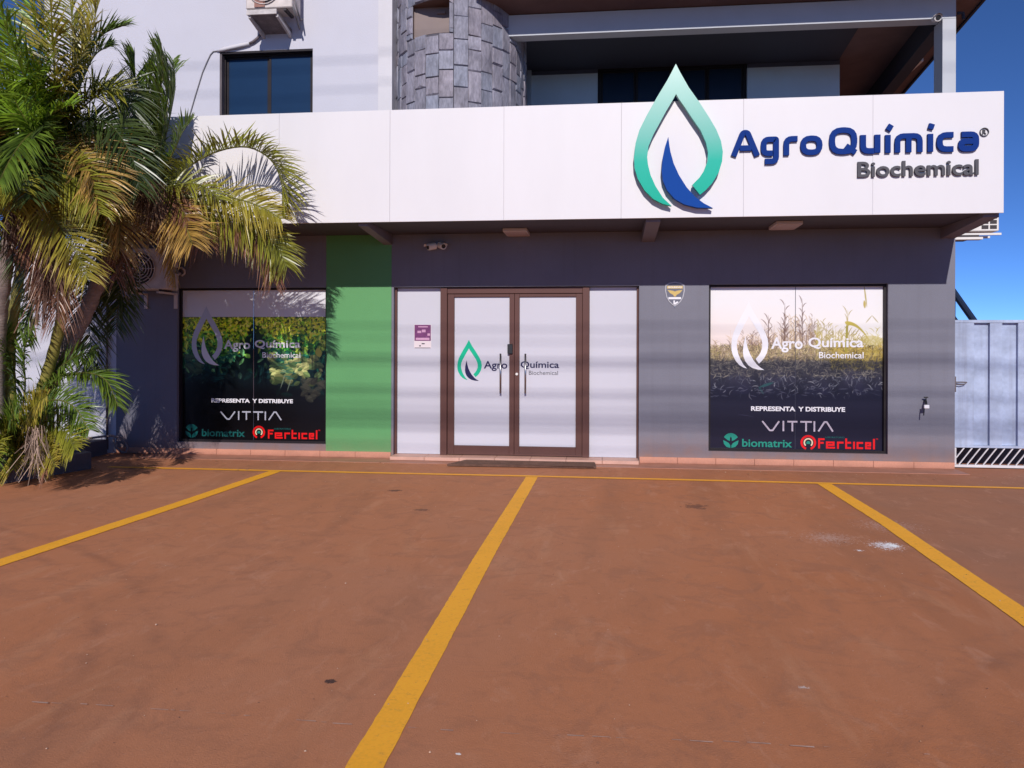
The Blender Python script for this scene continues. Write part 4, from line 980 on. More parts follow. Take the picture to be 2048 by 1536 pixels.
shop_window(LW, paint_crop(), dict(drop=(-5.630, -5.180, 1.205, 2.02), agro=(-5.166, -4.083, 1.435, 1.558), bio=(-4.618, -4.083, 1.318, 1.392), rep=(-5.343, -4.185, .703, .758),
    vit=(-5.221, -4.339, .470, .588), biol=(-5.727, -5.528, .210, .402), biom=(-5.479, -4.863, .238, .340), ring=(-4.664, .306, .088), fert=(-4.550, -3.834, .222, .345)), False)
shop_window(RW, paint_corn(), dict(drop=(1.592, 2.052, 1.190, 2.055), agro=(2.082, 3.201, 1.462, 1.606), bio=(2.666, 3.201, 1.345, 1.425), rep=(1.838, 2.982, .676, .735),
    vit=(1.968, 2.844, .425, .555), biol=(1.490, 1.690, .195, .390), biom=(1.729, 2.342, .220, .320), ring=(2.539, .286, .095), fert=(2.645, 3.345, .214, .345)), True)

# ================================================================== ENTRANCE
ent = MB()
ent.box(-2.150, -2.062, .030, .150, .053, 2.250); ent.box(-.288, -.200, .030, .150, .053, 2.250)
ent.box(-2.060, -.290, .045, .150, 2.172, 2.250)
ent.box(-2.768, -2.742, .06, .150, .053, 2.250); ent.box(.404, .428, .06, .150, .053, 2.250)
ent = ent.build('entrance_frame', M['brown'], B, bevel=.003)
box('side_panel', M['film'], ent, -2.740, -2.152, .095, .110, .056, 2.248)
box('side_panel', M['film'], ent, -.198, .402, .095, .110, .056, 2.248)
for x0, x1, gx0, gx1, hx in ((-2.058, -1.176, -1.970, -1.240, -1.352), (-1.172, -.292, -1.108, -.374, -1.026)):
    d = MB(); z0, z1, gz0, gz1 = .060, 2.168, .178, 2.128
    d.box(x0, gx0, .060, .115, z0, z1); d.box(gx1, x1, .060, .115, z0, z1); d.box(gx0, gx1, .062, .115, z0, gz0); d.box(gx0, gx1, .062, .115, gz1, z1)
    d = d.build('door', M['brown'], B, bevel=.003)
    box('pane', M['film'], d, gx0 + .001, gx1 - .001, .088, .098, gz0 + .001, gz1 - .001)
    MB().tube([(hx, .030, .870), (hx, .030, 1.388)], .0125, 10).tube([(hx, .030, .95), (hx, .088, .95)], .008, 8).tube([(hx, .030, 1.31), (hx, .088, 1.31)], .008, 8).build('handle', M['metal'], d, smooth=True)
    if x0 < -1.5:
        emblem(d, -1.932, -1.604, 1.025, 1.566, .0865, M['door_green'], M['door_navy'])
        word(d, 'Agro', -1.579, -1.268, 1.190, 1.290, .0865, M['door_navy'], .016, ref='A')
        box('lock_box', M['black'], d, -1.262, -1.194, .030, .059, 1.385, 1.512, bevel=.006)
    else:
        word(d, 'Química', -1.094, -.592, 1.186, 1.290, .0865, M['door_navy'], .016, ref='Q')
        word(d, 'Biochemical', -.985, -.606, 1.112, 1.165, .0865, M['greyletter'], 0.0)
        m = MB(); m.tube([(-1.140, .042, 1.122), (-1.140, .0595, 1.122)], .017, 14); m.build('lock_cylinder', M['offwhite'], d)
        box('sill_sweep', M['brown'], d, x0, x1, .050, .0595, .062, .085)
# sticker on the left side panel
st = box('window_sticker', M['paper'], None, -2.516, -2.284, .0925, .0940, 1.452, 1.768)
setmeta(st, 'purple and white paper notice stuck on the left white glass panel of the entrance', 'sticker')
me_ = MB().box(-2.510, -2.290, .0905, .0920, 1.552, 1.764).build('sticker_picture', M['purple'], st)
me_.parent = st
m = MB(); m.box(-2.492, -2.308, .0890, .0900, 1.562, 1.592); m.box(-2.47, -2.42, .0890, .09, 1.655, 1.685); m.box(-2.41, -2.36, .089, .09, 1.665, 1.70); m.box(-2.335, -2.30, .089, .09, 1.62, 1.65); m.box(-2.46, -2.33, .089, .09, 1.73, 1.745)
m.build('sticker_print', M['pinkprint'], st)
m = MB(); m.box(-2.412, -2.372, .0890, .0915, 1.508, 1.520); m.box(-2.445, -2.425, .0890, .0915, 1.478, 1.494); m.box(-2.508, -2.292, .0890, .0915, 1.456, 1.462)
m.build('sticker_print', M['print_dark'], st)

# ================================================================== COMPANY SIGN ON THE FASCIA
sign = thing('shop_sign', (0.8, -1.25, 3.0), 'raised company sign on white fascia, teal drop emblem with blue blade and blue letters', 'sign')
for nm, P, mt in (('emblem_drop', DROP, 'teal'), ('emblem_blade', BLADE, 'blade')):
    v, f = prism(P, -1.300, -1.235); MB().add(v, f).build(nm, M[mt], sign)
m = MB()
for x, z in ((.45, 3.75), (1.15, 3.75), (.75, 3.15), (.62, 4.1), (.98, 4.1)): m.box(x - .012, x + .012, -1.236, -1.206, z - .012, z + .012)
m.build('mounting_stud', M['metal'], sign)
YF, YB = -1.238, -1.206
def glyph(strokes, w=.060, mat='navy'):
    m = MB()
    for i, (pts, closed) in enumerate(strokes): stroke(m, pts, w, YF - .0008 * i, YB, closed)
    return m.build('letter', M[mat], sign)
def bx_(x0, x1, z0, z1, w=.060):
    a, b, c, d = x0 + w / 2, x1 - w / 2, z0 + w / 2, z1 - w / 2
    return lambda u, v: (a + u * (b - a), c + v * (d - c))
zb, xh, cap = 3.592, 3.805, 3.886
r_ = .062
P = bx_(1.392, 1.680, zb, cap); glyph([(fillet([P(-.06, -.10), P(.38, 1), P(.60, 1), P(1.06, -.10)], .03), False), ([P(.24, .27), P(.78, .27)], False)])
P = bx_(1.703, 1.896, zb, xh); Q = lambda u, z: (1.703 + .03 + u * (.193 - .06), z)
glyph([(fillet([P(.86, 1), P(0, 1), P(0, 0), P(.72, 0)], r_), False), (fillet([P(.78, 1), P(1, 1), Q(1, 3.532), Q(.10, 3.532)], .05), False)])
P = bx_(1.945, 2.087, zb, xh); glyph([(fillet([P(0, -.18), P(0, 1), P(1.45, 1)], .07), False)])
P = bx_(2.124, 2.358, zb, xh); glyph([(fillet([P(0, 0), P(1, 0), P(1, 1), P(0, 1)], .075, True), True)])
P = bx_(2.430, 2.722, zb, cap); glyph([(fillet([P(0, 0), P(1, 0), P(1, 1), P(0, 1)], .10, True), True), ([P(.62, .26), P(1.06, -.06)], False)])
P = bx_(2.754, 2.964, zb, xh); glyph([(fillet([P(0, 1.14), P(0, 0), P(.78, 0)], r_), False), ([P(1, 1.14), P(1, -.14)], False)])
P = bx_(3.012, 3.072, zb, xh); glyph([([P(0, zb * 0 - .16), P(0, 1.10)], False), ([(3.042, 3.842), (3.078, 3.898)], False)], .056)
P = bx_(3.112, 3.402, zb, xh); glyph([(fillet([P(0, -.16), P(0, 1), P(1, 1), P(1, -.16)], r_), False), ([P(.5, .86), P(.5, -.16)], False)], .056)
P = bx_(3.450, 3.510, zb, xh); glyph([([P(0, -.16), P(0, 1.10)], False), ([(3.48, 3.842), (3.498, 3.898)], False)], .056)
P = bx_(3.545, 3.730, zb, xh); glyph([(fillet([P(1.12, 1), P(0, 1), P(0, 0), P(1.12, 0)], .075), False)])
P = bx_(3.766, 3.975, zb, xh); glyph([(fillet([P(.02, 1), P(1, 1), P(1, 0), P(0, 0), P(0, .52), P(.80, .52)], .055), False)])
# registered mark
m = MB(); stroke(m, [(4.036 + .043 * math.cos(t), 3.800 + .043 * math.sin(t)) for t in np.linspace(0, 2 * math.pi, 25)[:-1]], .007, -1.222, -1.206, True); m.build('registered_mark', M['greyletter'], sign)
text_obj('registered_mark', 'R', M['greyletter'], sign, 4.019, 4.055, 3.776, 3.824, -1.206, offset=.01, thick=.014)
# second line, one object per letter
s_ = 'Biochemical'; X0, X1, Z0, Z1 = 2.729, 3.972, 3.338, 3.506
_, full = text_mesh(s_, .018, .5); lo, hi = full.min(0), full.max(0)
for i, ch in enumerate(s_):
    _, pre = text_mesh(s_[:i + 1], .018, .5); _, one = text_mesh(ch, .018, .5)
    xr = pre.max(0)[0]; xl = xr - (one.max(0)[0] - one.min(0)[0])
    f_ = lambda x: X0 + (x - lo[0]) / (hi[0] - lo[0]) * (X1 - X0); g_ = lambda z: Z0 + (z - lo[1]) / (hi[1] - lo[1]) * (Z1 - Z0)
    text_obj('letter', ch, M['greyletter'], sign, f_(xl), f_(xr), g_(one.min(0)[1]), g_(one.max(0)[1]), -1.208, offset=.018, thick=.028)

# ================================================================== FITTINGS ON THE WALLS
# soffit lights
L1 = thing('ceiling_light', (-1.115, -.22, 2.951), 'square flush light under the canopy above the entrance doors', 'ceiling light', 'square lights under the canopy')
box('frame', M['lamp_rim'], L1, -1.265, -.965, -.47, .03 - .05, 2.905, 2.9495, bevel=.006)
box('diffuser', M['lamp'], L1, -1.245, -.985, -.45, -.04, 2.900, 2.904)
copy_tree(L1, (2.12, -.50, 2.951), label='square flush light under the canopy above the right shop window')

# twin bullet cameras above the entrance
def camera(name_loc, label, group, aim):
    x, y, z = name_loc
    t = thing('security_camera', name_loc, label, 'security camera', group)
    d = Vector(aim).normalized(); c = Vector((x, y - .10, z))
    MB().tube([(x, y, z + .02), (x, y - .025, z + .02)], .034, 14).build('base', M['offwhite'], t)
    MB().tube([(x, y - .02, z + .02), (x, y - .07, z + .015)], .013, 8).build('bracket', M['offwhite'], t)
    MB().tube([c - d * .060, c + d * .05], .043, 16).build('housing', M['offwhite'], t, smooth=False)
    MB().tube([c + d * .0505, c + d * .056], .029, 14).build('lens', M['black'], t)
    up = Vector((0, 0, 1)); s = d.cross(up).normalized(); u = s.cross(d)
    h = []
    for k in range(7):
        a = R(20 + k * 140 / 6); h.append((c - d * .05 + (s * math.cos(a) + u * math.sin(a)) * .048, c + d * .085 + (s * math.cos(a) + u * math.sin(a)) * .048))
    m = MB()
    for k in range(6): m.quad(h[k][0], h[k + 1][0], h[k + 1][1], h[k][1])
    m.build('sunshield', M['offwhite'], t)
    return t
camera((-2.245, 0.0, 2.775), 'white bullet camera above the entrance, the one nearer the green pilaster, turned left', 'pair of cameras over the entrance', (-.75, -.62, -.22))
camera((-2.105, 0.0, 2.785), 'white bullet camera above the entrance, the one farther from the green pilaster, facing right', 'pair of cameras over the entrance', (.55, -.75, -.25))
camera((3.985, 0.0, 5.475), 'white bullet camera at the top of the balcony column under the roof beam', 'camera on balcony', (-.15, -.95, -.28))
camera((-.93, 1.594, 5.66), 'small pale bullet camera on the balcony wall beside the slate tower', 'camera on balcony wall', (.1, -.95, -.28))

# shield plate between entrance and right window
cx, cz = .877, 2.152
def shield(s):
    P = [(-.118, .115), (-.075, .143), (0, .155), (.075, .143), (.118, .115), (.122, .04), (.105, -.04), (.075, -.095), (.035, -.135), (0, -.155), (-.035, -.135), (-.075, -.095), (-.105, -.04), (-.122, .04)]
    return [(cx + x * s, cz + z * s) for x, z in P]
sh = thing('shield_plaque', (cx, -.002, cz), 'small shield-shaped security plaque on the grey wall between door and right window', 'plaque')
v, f = prism(shield(1.0), -.010, -.002); MB().add(v, f).build('rim', M['silver'], sh)
v, f = prism(shield(.90), -.012, -.0102); MB().add(v, f).build('plate', M['plate'], sh)
box('name_band', M['gold'], sh, cx - .098, cx + .098, -.0135, -.0122, cz + .068, cz + .102)
text_obj('lettering', 'SEGURIDAD', M['print_white'], sh, cx - .088, cx + .088, cz + .075, cz + .095, -.0137, offset=.02)
v, f = prism([(cx - .095, cz + .052), (cx - .02, cz + .040), (cx, cz + .030), (cx + .02, cz + .040), (cx + .095, cz + .052), (cx + .06, cz + .010), (cx + .02, cz - .012), (cx + .012, cz - .032), (cx - .012, cz - .032), (cx - .02, cz - .012), (cx - .06, cz + .010)], -.0135, -.0122)
MB().add(v, f).build('eagle_mark', M['gold'], sh)
box('name_band', M['print_white'], sh, cx - .080, cx + .076, -.0135, -.0122, cz - .066, cz - .040)
m = MB(); v, f = prism([(cx - .018, cz - .128), (cx + .004, cz - .135), (cx + .045, cz - .105), (cx + .030, cz - .092), (cx - .002, cz - .112), (cx + .0, cz - .082), (cx - .018, cz - .082)], -.0135, -.0122); m.add(v, f); m.build('badge_mark', M['print_white'], sh)
MB().tube([(cx, -.003, cz - .163), (cx, -.014, cz - .163)], .008, 8).build('screw', M['metal'], sh)

# garden tap with padlock
t = thing('wall_tap', (3.86, 0, .78), 'small metal garden tap with a white padlock on the grey wall near the gate', 'tap')
MB().tube([(3.885, 0, .83), (3.885, -.05, .83), (3.875, -.09, .80), (3.870, -.10, .76)], .013, 10).build('spout', M['black'], t, smooth=True)
MB().tube([(3.885, -.055, .83), (3.885, -.055, .875)], .007, 8).tube([(3.862, -.055, .878), (3.908, -.055, .878)], .008, 8).build('tap_handle', M['black'], t)
box('padlock', M['print_white'], t, 3.84, 3.90, -.125, -.10, .745, .79, bevel=.006)
MB().tube([(3.845, -.11, .75), (3.838, -.11, .66)], .007, 6).build('key', M['black'], t)

# door mat
mt = thing('door_mat', (-1.0, -.33, .007), 'long dark brown ribbed door mat lying in front of the entrance doors', 'door mat')
v = [(-1.93, -.60, .0075), (-.10, -.56, .0075), (-.12, -.215, .0075), (-1.78, -.215, .0075)]
m = MB(); v2 = [(x, y, z + .022) for x, y, z in v]; m.add(v + v2, [(3, 2, 1, 0), (4, 5, 6, 7), (0, 1, 5, 4), (1, 2, 6, 5), (2, 3, 7, 6), (3, 0, 4, 7)]); m.build('mat_base', M['mat'], mt)
m = MB()
for k in range(14):
    y = -.585 + k * .027; xa = -1.92 + (y + .60) / .385 * .15 + .02; m.box(xa, -.13, y, y + .013, .0296, .034)
m.build('mat_rib', M['mat'], mt)

# ---- air conditioners
def condenser(loc, w, h, d, label, group, side=False):
    """outdoor unit: casing, fan grille ring and bars, feet; front faces -Y"""
    x, y, z = loc; t = thing('air_conditioner', loc, label, 'air conditioner', group)
    MB().box(x, x + w, y, y + d, z, z + h).build('casing', M['ac'], t, bevel=.012)
    fx = x + w * .40; fz = z + h * .5; r = min(w * .34, h * .42)
    m = MB(); disc(m, fx, fz, r, y - .004, y - .001, 26); m.build('fan_opening', M['ac_dark'], t)
    m = MB()
    for k in range(5):
        rr = r * (1 - k * .19); stroke(m, [(fx + rr * math.cos(a), fz + rr * math.sin(a)) for a in np.linspace(0, 2 * math.pi, 25)[:-1]], .008, y - .022, y - .012, True)
    for k in range(4):
        a = R(45 * k); stroke(m, [(fx - r * math.cos(a), fz - r * math.sin(a)), (fx + r * math.cos(a), fz + r * math.sin(a))], .009, y - .012, y - .005)
    m.build('fan_grille', M['ac'], t)
    m = MB()
    for xx in (x + w * .12, x + w * .8): m.box(xx, xx + .04, y + .02, y + d - .02, z - .03, z + .001)
    m.build('foot', M['ac_dark'], t)
    return t

# (1) at the left end, under the canopy
c1 = condenser((-6.33, -.40, 2.22), .62, .54, .30, 'dusty air conditioner outdoor unit under the canopy, half behind the palm fronds', 'air conditioner outdoor units')
MB().box(-5.706, -5.690, -.36, -.16, 2.52, 2.72).box(-5.706, -5.685, -.38, -.20, 2.26, 2.44).build('service_cover', M['ac'], c1, bevel=.004)
MB().box(-5.708, -5.700, -.33, -.14, 2.44, 2.52).build('cover_gap', M['ac_dark'], c1)
br = thing('wall_bracket', (-6.1, -.2, 2.15), 'pale metal bracket carrying the air conditioner unit under the canopy', 'bracket', 'air conditioner brackets')
MB().box(-6.25, -6.21, -.46, -.001, 2.165, 2.188).box(-5.82, -5.78, -.46, -.001, 2.165, 2.188).build('bracket_arm', M['ac'], br)
MB().box(-6.25, -6.21, -.03, -.001, 1.98, 2.164).box(-5.82, -5.78, -.03, -.001, 1.98, 2.164).build('bracket_leg', M['ac'], br)
pp = thing('refrigerant_pipe', (-5.7, -.05, 2.4), 'pale insulated pipe looping from the unit under the canopy into the wall', 'pipe')
MB().tube([(-5.69, -.28, 2.47), (-5.72, -.2, 2.49), (-5.78, -.12, 2.50), (-5.74, -.06, 2.53), (-5.70, -.045, 2.535), (-5.662, -.04, 2.50), (-5.665, -.035, 2.455), (-5.70, -.03, 2.43), (-5.74, -.03, 2.45)], .016, 8).build('pipe_loop', M['insul'], pp, smooth=True)
MB().tube([(-5.72, -.045, 2.47), (-5.76, -.06, 2.42), (-5.81, -.10, 2.31), (-5.86, -.16, 2.22), (-5.90, -.20, 2.19)], .016, 8).build('pipe_run', M['insul'], pp, smooth=True)

# (2) upper unit on its concrete shelf
sh2 = thing('concrete_shelf', (-4.37, -.2, 5.65), 'rough concrete shelf jutting from the white upper wall beneath an air conditioner', 'shelf')
v = [(-4.56, -.001, 5.66), (-4.175, -.001, 5.66), (-4.19, -.47, 5.73), (-4.58, -.47, 5.73)]
v2 = [(x, y, z + .055) for x, y, z in v]
MB().add(v + v2, [(0, 3, 2, 1), (4, 5, 6, 7), (0, 1, 5, 4), (1, 2, 6, 5), (2, 3, 7, 6), (3, 0, 4, 7)]).build('slab', M['concrete'], sh2)
MB().box(-4.585, -4.185, -.495, -.471, 5.728, 5.790).build('edge', M['conc_white'], sh2)
for xa in (-4.575, -4.205): MB().add([(xa, -.001, 5.60), (xa + .03, -.001, 5.60), (xa + .03, -.001, 5.659), (xa, -.001, 5.659), (xa, -.46, 5.70), (xa + .03, -.46, 5.70), (xa + .03, -.46, 5.729), (xa, -.46, 5.729)], [(0, 1, 5, 4), (1, 2, 6, 5), (3, 0, 4, 7), (4, 5, 6, 7), (0, 3, 2, 1), (2, 3, 7, 6)]).build('side_lip', M['conc_white'], sh2)
c2 = condenser((-4.62, -.44, 5.825), .62, .52, .30, 'air conditioner outdoor unit at the top edge above the blue upper window', 'air conditioner outdoor units')
MB().box(-4.50, -4.36, -.452, -.445, 5.84, 6.2).build('side_label', M['ac_rust'], c2)
MB().tube([(-4.02, -.40, 5.90), (-3.985, -.42, 5.80), (-4.0, -.25, 5.72), (-4.05, -.05, 5.70), (-4.08, 0.0, 5.78)], .012, 8).tube([(-4.0, -.36, 6.0), (-3.96, -.40, 5.85), (-3.98, -.2, 5.76), (-4.03, 0, 5.85)], .010, 8).build('hose_pair', M['cable'], c2, smooth=True)
pt = setmeta(MB().box(-4.585, -4.17, -.003, -.0005, 5.42, 5.60).build('wall_patch', M['white']), 'unpainted patch', 'patch')
bpy.data.objects.remove(pt)
cp = thing('conduit_pipe', (-4.9, -.04, 5.5), 'white wrapped pipe with thin cable running from the shelf down past the blue window', 'pipe')
MB().tube([(-4.55, -.05, 5.72), (-4.585, -.045, 5.67), (-4.63, -.04, 5.61), (-4.70, -.035, 5.56), (-4.76, -.03, 5.535)], .018, 8).build('joint_pipe', M['frame_grey'], cp, smooth=True)
MB().tube([(-4.56, -.03, 5.66), (-4.66, -.03, 5.60), (-4.75, -.03, 5.545)], .010, 8).build('joint_pipe', M['insul'], cp, smooth=True)
MB().tube([(-4.755, -.035, 5.537), (-4.85, -.035, 5.52), (-5.0, -.035, 5.495), (-5.12, -.03, 5.475), (-5.22, -.02, 5.462)], [.022, .027, .028, .024, .012], 10).build('wrapped_pipe', M['white2'], cp, smooth=True)
MB().tube([(-5.22, -.012, 5.462), (-5.275, -.010, 5.459), (-5.315, -.010, 5.42), (-5.36, -.010, 5.333), (-5.43, -.010, 5.18), (-5.53, -.010, 4.87), (-5.62, -.010, 4.576), (-5.68, -.010, 4.36)], .0075, 6).build('cable', M['cable'], cp, smooth=True)

# (3) unit on the right side of the building, seen past the end of the canopy
t = thing('air_conditioner', (4.75, .95, 3.0), 'white air conditioner outdoor unit sticking out past the right end of the canopy', 'air conditioner', 'air conditioner outdoor units')
MB().box(4.42, 5.18, .96, 1.30, 3.030, 3.60).build('casing', M['offwhite'], t, bevel=.01)
m = MB()
for i in range(2):
    for k in range(4): m.box(4.96 + i * .105, 5.045 + i * .105, .955, .9595, 3.058 + k * .068, 3.058 + k * .068 + .050)
m.build('vent_opening', M['ac_dark'], t)
MB().tube([(4.70, .952, 3.33), (4.70, .9595, 3.33)], .20, 22).build('fan_opening', M['ac_dark'], t)
t = thing('wall_bracket', (4.7, .9, 2.95), 'white metal bracket beneath the air conditioner past the right end of the canopy', 'bracket', 'air conditioner brackets')
MB().box(4.241, 5.20, .94, .98, 2.975, 3.003).box(4.241, 5.20, 1.26, 1.30, 2.975, 3.003).build('bracket_arm', M['offwhite'], t)
MB().box(4.241, 4.90, .78, .90, 2.90, 2.93).build('lower_tray', M['offwhite'], t)
MB().box(4.241, 4.86, .80, 1.28, 2.932, 2.960).build('dark_tray', M['ac_dark'], t)

# ================================================================== RIGHT: GATE, STAIR RAIL
gt = thing('metal_gate', (4.3, .1, 0), 'pale blue ribbed sheet-metal gate with slanted white bars along its foot', 'gate')
GZ0, GZ1, GY = .285, 1.825, .10
def gate_panel(x0, x1, k):
    m = MB(); m.box(x0, x1, GY, GY + .03, GZ0, GZ1); return m.build('panel', M['gate'], gt)
x = 4.262; i = 0
edges = [(4.262, 4.502, 0), (4.502, 4.686, 1), (4.686, 4.828, 0), (4.828, 5.010, 1), (5.010, 5.160, 0), (5.160, 5.345, 1), (5.345, 5.49, 0), (5.49, 5.67, 1), (5.67, 5.82, 0), (5.82, 6.0, 1), (6.0, 6.2, 0)]
for a, b, rec in edges:
    y = GY + (.045 if rec else 0)
    m = MB().box(a, b - (.001), y, y + .012 + (0 if rec else .05), GZ0, GZ1 - .038); m.build('panel', M['gate'], gt)
box('top_rail', M['gate'], gt, 4.262, 6.2, GY - .006, GY + .07, GZ1 - .037, GZ1, bevel=.004)
box('bottom_rail', M['gate'], gt, 4.262, 6.2, GY - .006, GY + .07, GZ0 - .03, GZ0 - .001, bevel=.003)
box('foot_rail', M['gate_bar'], gt, 4.262, 6.2, GY, GY + .04, .012, .045, bevel=.003)
box('stile', M['gate_bar'], gt, 4.262, 4.300, GY - .004, GY + .036, .046, GZ0 - .032, bevel=.003)
x = 4.24
while x < 6.1:
    a0, a1 = x, x + .155; z0, z1 = .046, GZ0 - .032
    if a0 < 4.30: z0 = z0 + (4.30 - a0) / .155 * (z1 - z0); a0 = 4.30
    m = MB(); stroke(m, [(a0, z0), (a1, z1)], .013, GY + .006, GY + .02); m.build('slanted_bar', M['gate_bar'], gt); x += .094
box('gate_post', M['frame'], gt, 4.243, 4.259, .06, .19, 0, 1.84)
lv = MB().box(4.262, 4.276, .055, .098, .94, 1.13).tube([(4.27, .07, 1.06), (4.33, .05, 1.062), (4.40, .05, 1.06)], .008, 8).tube([(4.27, .07, 1.03), (4.33, .05, 1.03), (4.39, .05, 1.045)], .006, 8).build('latch', M['frame_grey'], gt)

stt = thing('stair_rail', (5.3, 2.5, 1.0), 'dark navy handrail of a stair sloping down behind the pale blue gate', 'handrail')
MB().tube([(4.50, 2.5, 3.42), (5.9, 2.5, 1.33)], .048, 10).build('handrail', M['rail'], stt)
MB().tube([(4.50, 2.5, 3.06), (5.9, 2.5, .97)], .022, 8).build('lower_rail', M['rail'], stt)
for x in (4.75, 5.25, 5.75):
    zt = 3.42 - (x - 4.5) * 1.493; MB().tube([(x, 2.5, zt), (x, 2.5, zt - .62)], .016, 8).build('baluster', M['rail'], stt)
st2 = thing('concrete_stair', (5.3, 2.9, 0), 'dark concrete stair flight rising behind the gate along the building side', 'stair')
for k in range(10):
    box('step', M['stair'], st2, 6.0 - k * .22 - .23, 6.0 - k * .22, 2.45, 3.5, max(0, k * .18 - .2), (k + 1) * .2 - .15)
bxw = thing('boundary_wall', (7, 8, 0), 'dark low wall closing the yard behind the gate', 'wall')
box('wall_body', M['stair'], bxw, 4.25, 12, 6.0, 6.2, 0, 1.2)

# ================================================================== LEFT: BOUNDARY WALL, PIPES, HOSE, PLANTER
bw = thing('boundary_wall', (-9.5, .3, 0), 'pale white boundary wall beside the palms, left of the building', 'wall')
box('wall_body', M['white'], bw, -14, -7.76, .05, .22, 0, 2.75)
box('coping', M['conc_white'], bw, -14.02, -7.76, .0, .26, 2.751, 2.80)
dp = thing('drain_pipe', (-6.78, -.05, 1.2), 'thin dark drain pipe running down the white wall beside the grey paint', 'pipe')
MB().tube([(-6.78, -.035, 2.40), (-6.785, -.035, 1.2), (-6.775, -.035, .05)], .017, 8).build('pipe_run', M['frame_grey'], dp, smooth=True)
MB().box(-6.81, -6.75, -.034, -.001, 1.6, 1.62).box(-6.81, -6.75, -.034, -.001, .7, .72).build('pipe_clip', M['metal'], dp)
MB().tube([(-7.145, -.03, .33), (-7.145, -.03, .08)], .028, 8).build('short_post', M['frame'], dp)
ho = MB().tube([(-7.02, -.35, .215), (-6.85, -.30, .235), (-6.73, -.25, .25), (-6.62, -.20, .262), (-6.52, -.16, .235), (-6.45, -.14, .17), (-6.41, -.14, .09), (-6.43, -.15, .035), (-6.49, -.15, .030), (-6.56, -.15, .085), (-6.62, -.13, .17), (-6.64, -.10, .21)], .016, 8).build('garden_hose', M['hose'], None, smooth=True)
setmeta(ho, 'pinkish garden hose curled in a loop at the corner of the planter', 'hose')

pl = thing('planter', (-7.2, -2.2, 0), 'low dark grey concrete planter at the foot of the palm clump', 'planter')
outer = [(-6.12, -1.35), (-6.64, -3.6), (-9.6, -3.6), (-9.6, -.12), (-6.72, -.12), (-6.72, -.9)]
inner = [(-6.24, -1.28), (-6.74, -3.48), (-9.48, -3.48), (-9.48, -.24), (-6.84, -.24), (-6.84, -1.0)]
n = len(outer); H = .20
m = MB()
for i in range(n):
    j = (i + 1) % n; a, b, c, d = outer[i], outer[j], inner[j], inner[i]
    m.quad((b[0], b[1], 0), (a[0], a[1], 0), (a[0], a[1], H), (b[0], b[1], H)); m.quad((a[0], a[1], H), (d[0], d[1], H), (c[0], c[1], H), (b[0], b[1], H)); m.quad((d[0], d[1], H), (d[0], d[1], .05), (c[0], c[1], .05), (c[0], c[1], H))
m.build('kerb', M['planter'], pl)
m = MB(); v = [(x, y, .165) for x, y in inner]; tr = tessellate_polygon([[Vector((x, y, 0)) for x, y in inner]])
m.add(v, [tuple(t) for t in tr]); m.build('soil', M['soil'], pl)

# ================================================================== PALMS
LEAFCOL = {  # (base, tip) albedo
    'green': ((.085, .165, .016), (.190, .270, .035)), 'dark': ((.040, .080, .018), (.095, .125, .030)), 'olive': ((.185, .215, .018), (.40, .37, .050)),
    'yellow': ((.27, .26, .024), (.52, .40, .070)), 'golden': ((.36, .220, .035), (.62, .38, .110)), 'bright': ((.150, .30, .015), (.30, .42, .035)), 'dead': ((.20, .085, .050), (.38, .18, .105))}
def catmull(P, n):
    P = [Vector(p) for p in P]; P = [P[0] * 2 - P[1]] + P + [P[-1] * 2 - P[-2]]; out = []
    segs = len(P) - 3
    for i in range(n + 1):
        t = i / n * segs; k = min(int(t), segs - 1); u = t - k; a, b, c, d = P[k:k + 4]
        out.append(.5 * ((2 * b) + (c - a) * u + (2 * a - 5 * b + 4 * c - d) * u * u + (3 * b - a - 3 * c + d) * u ** 3))
    return out

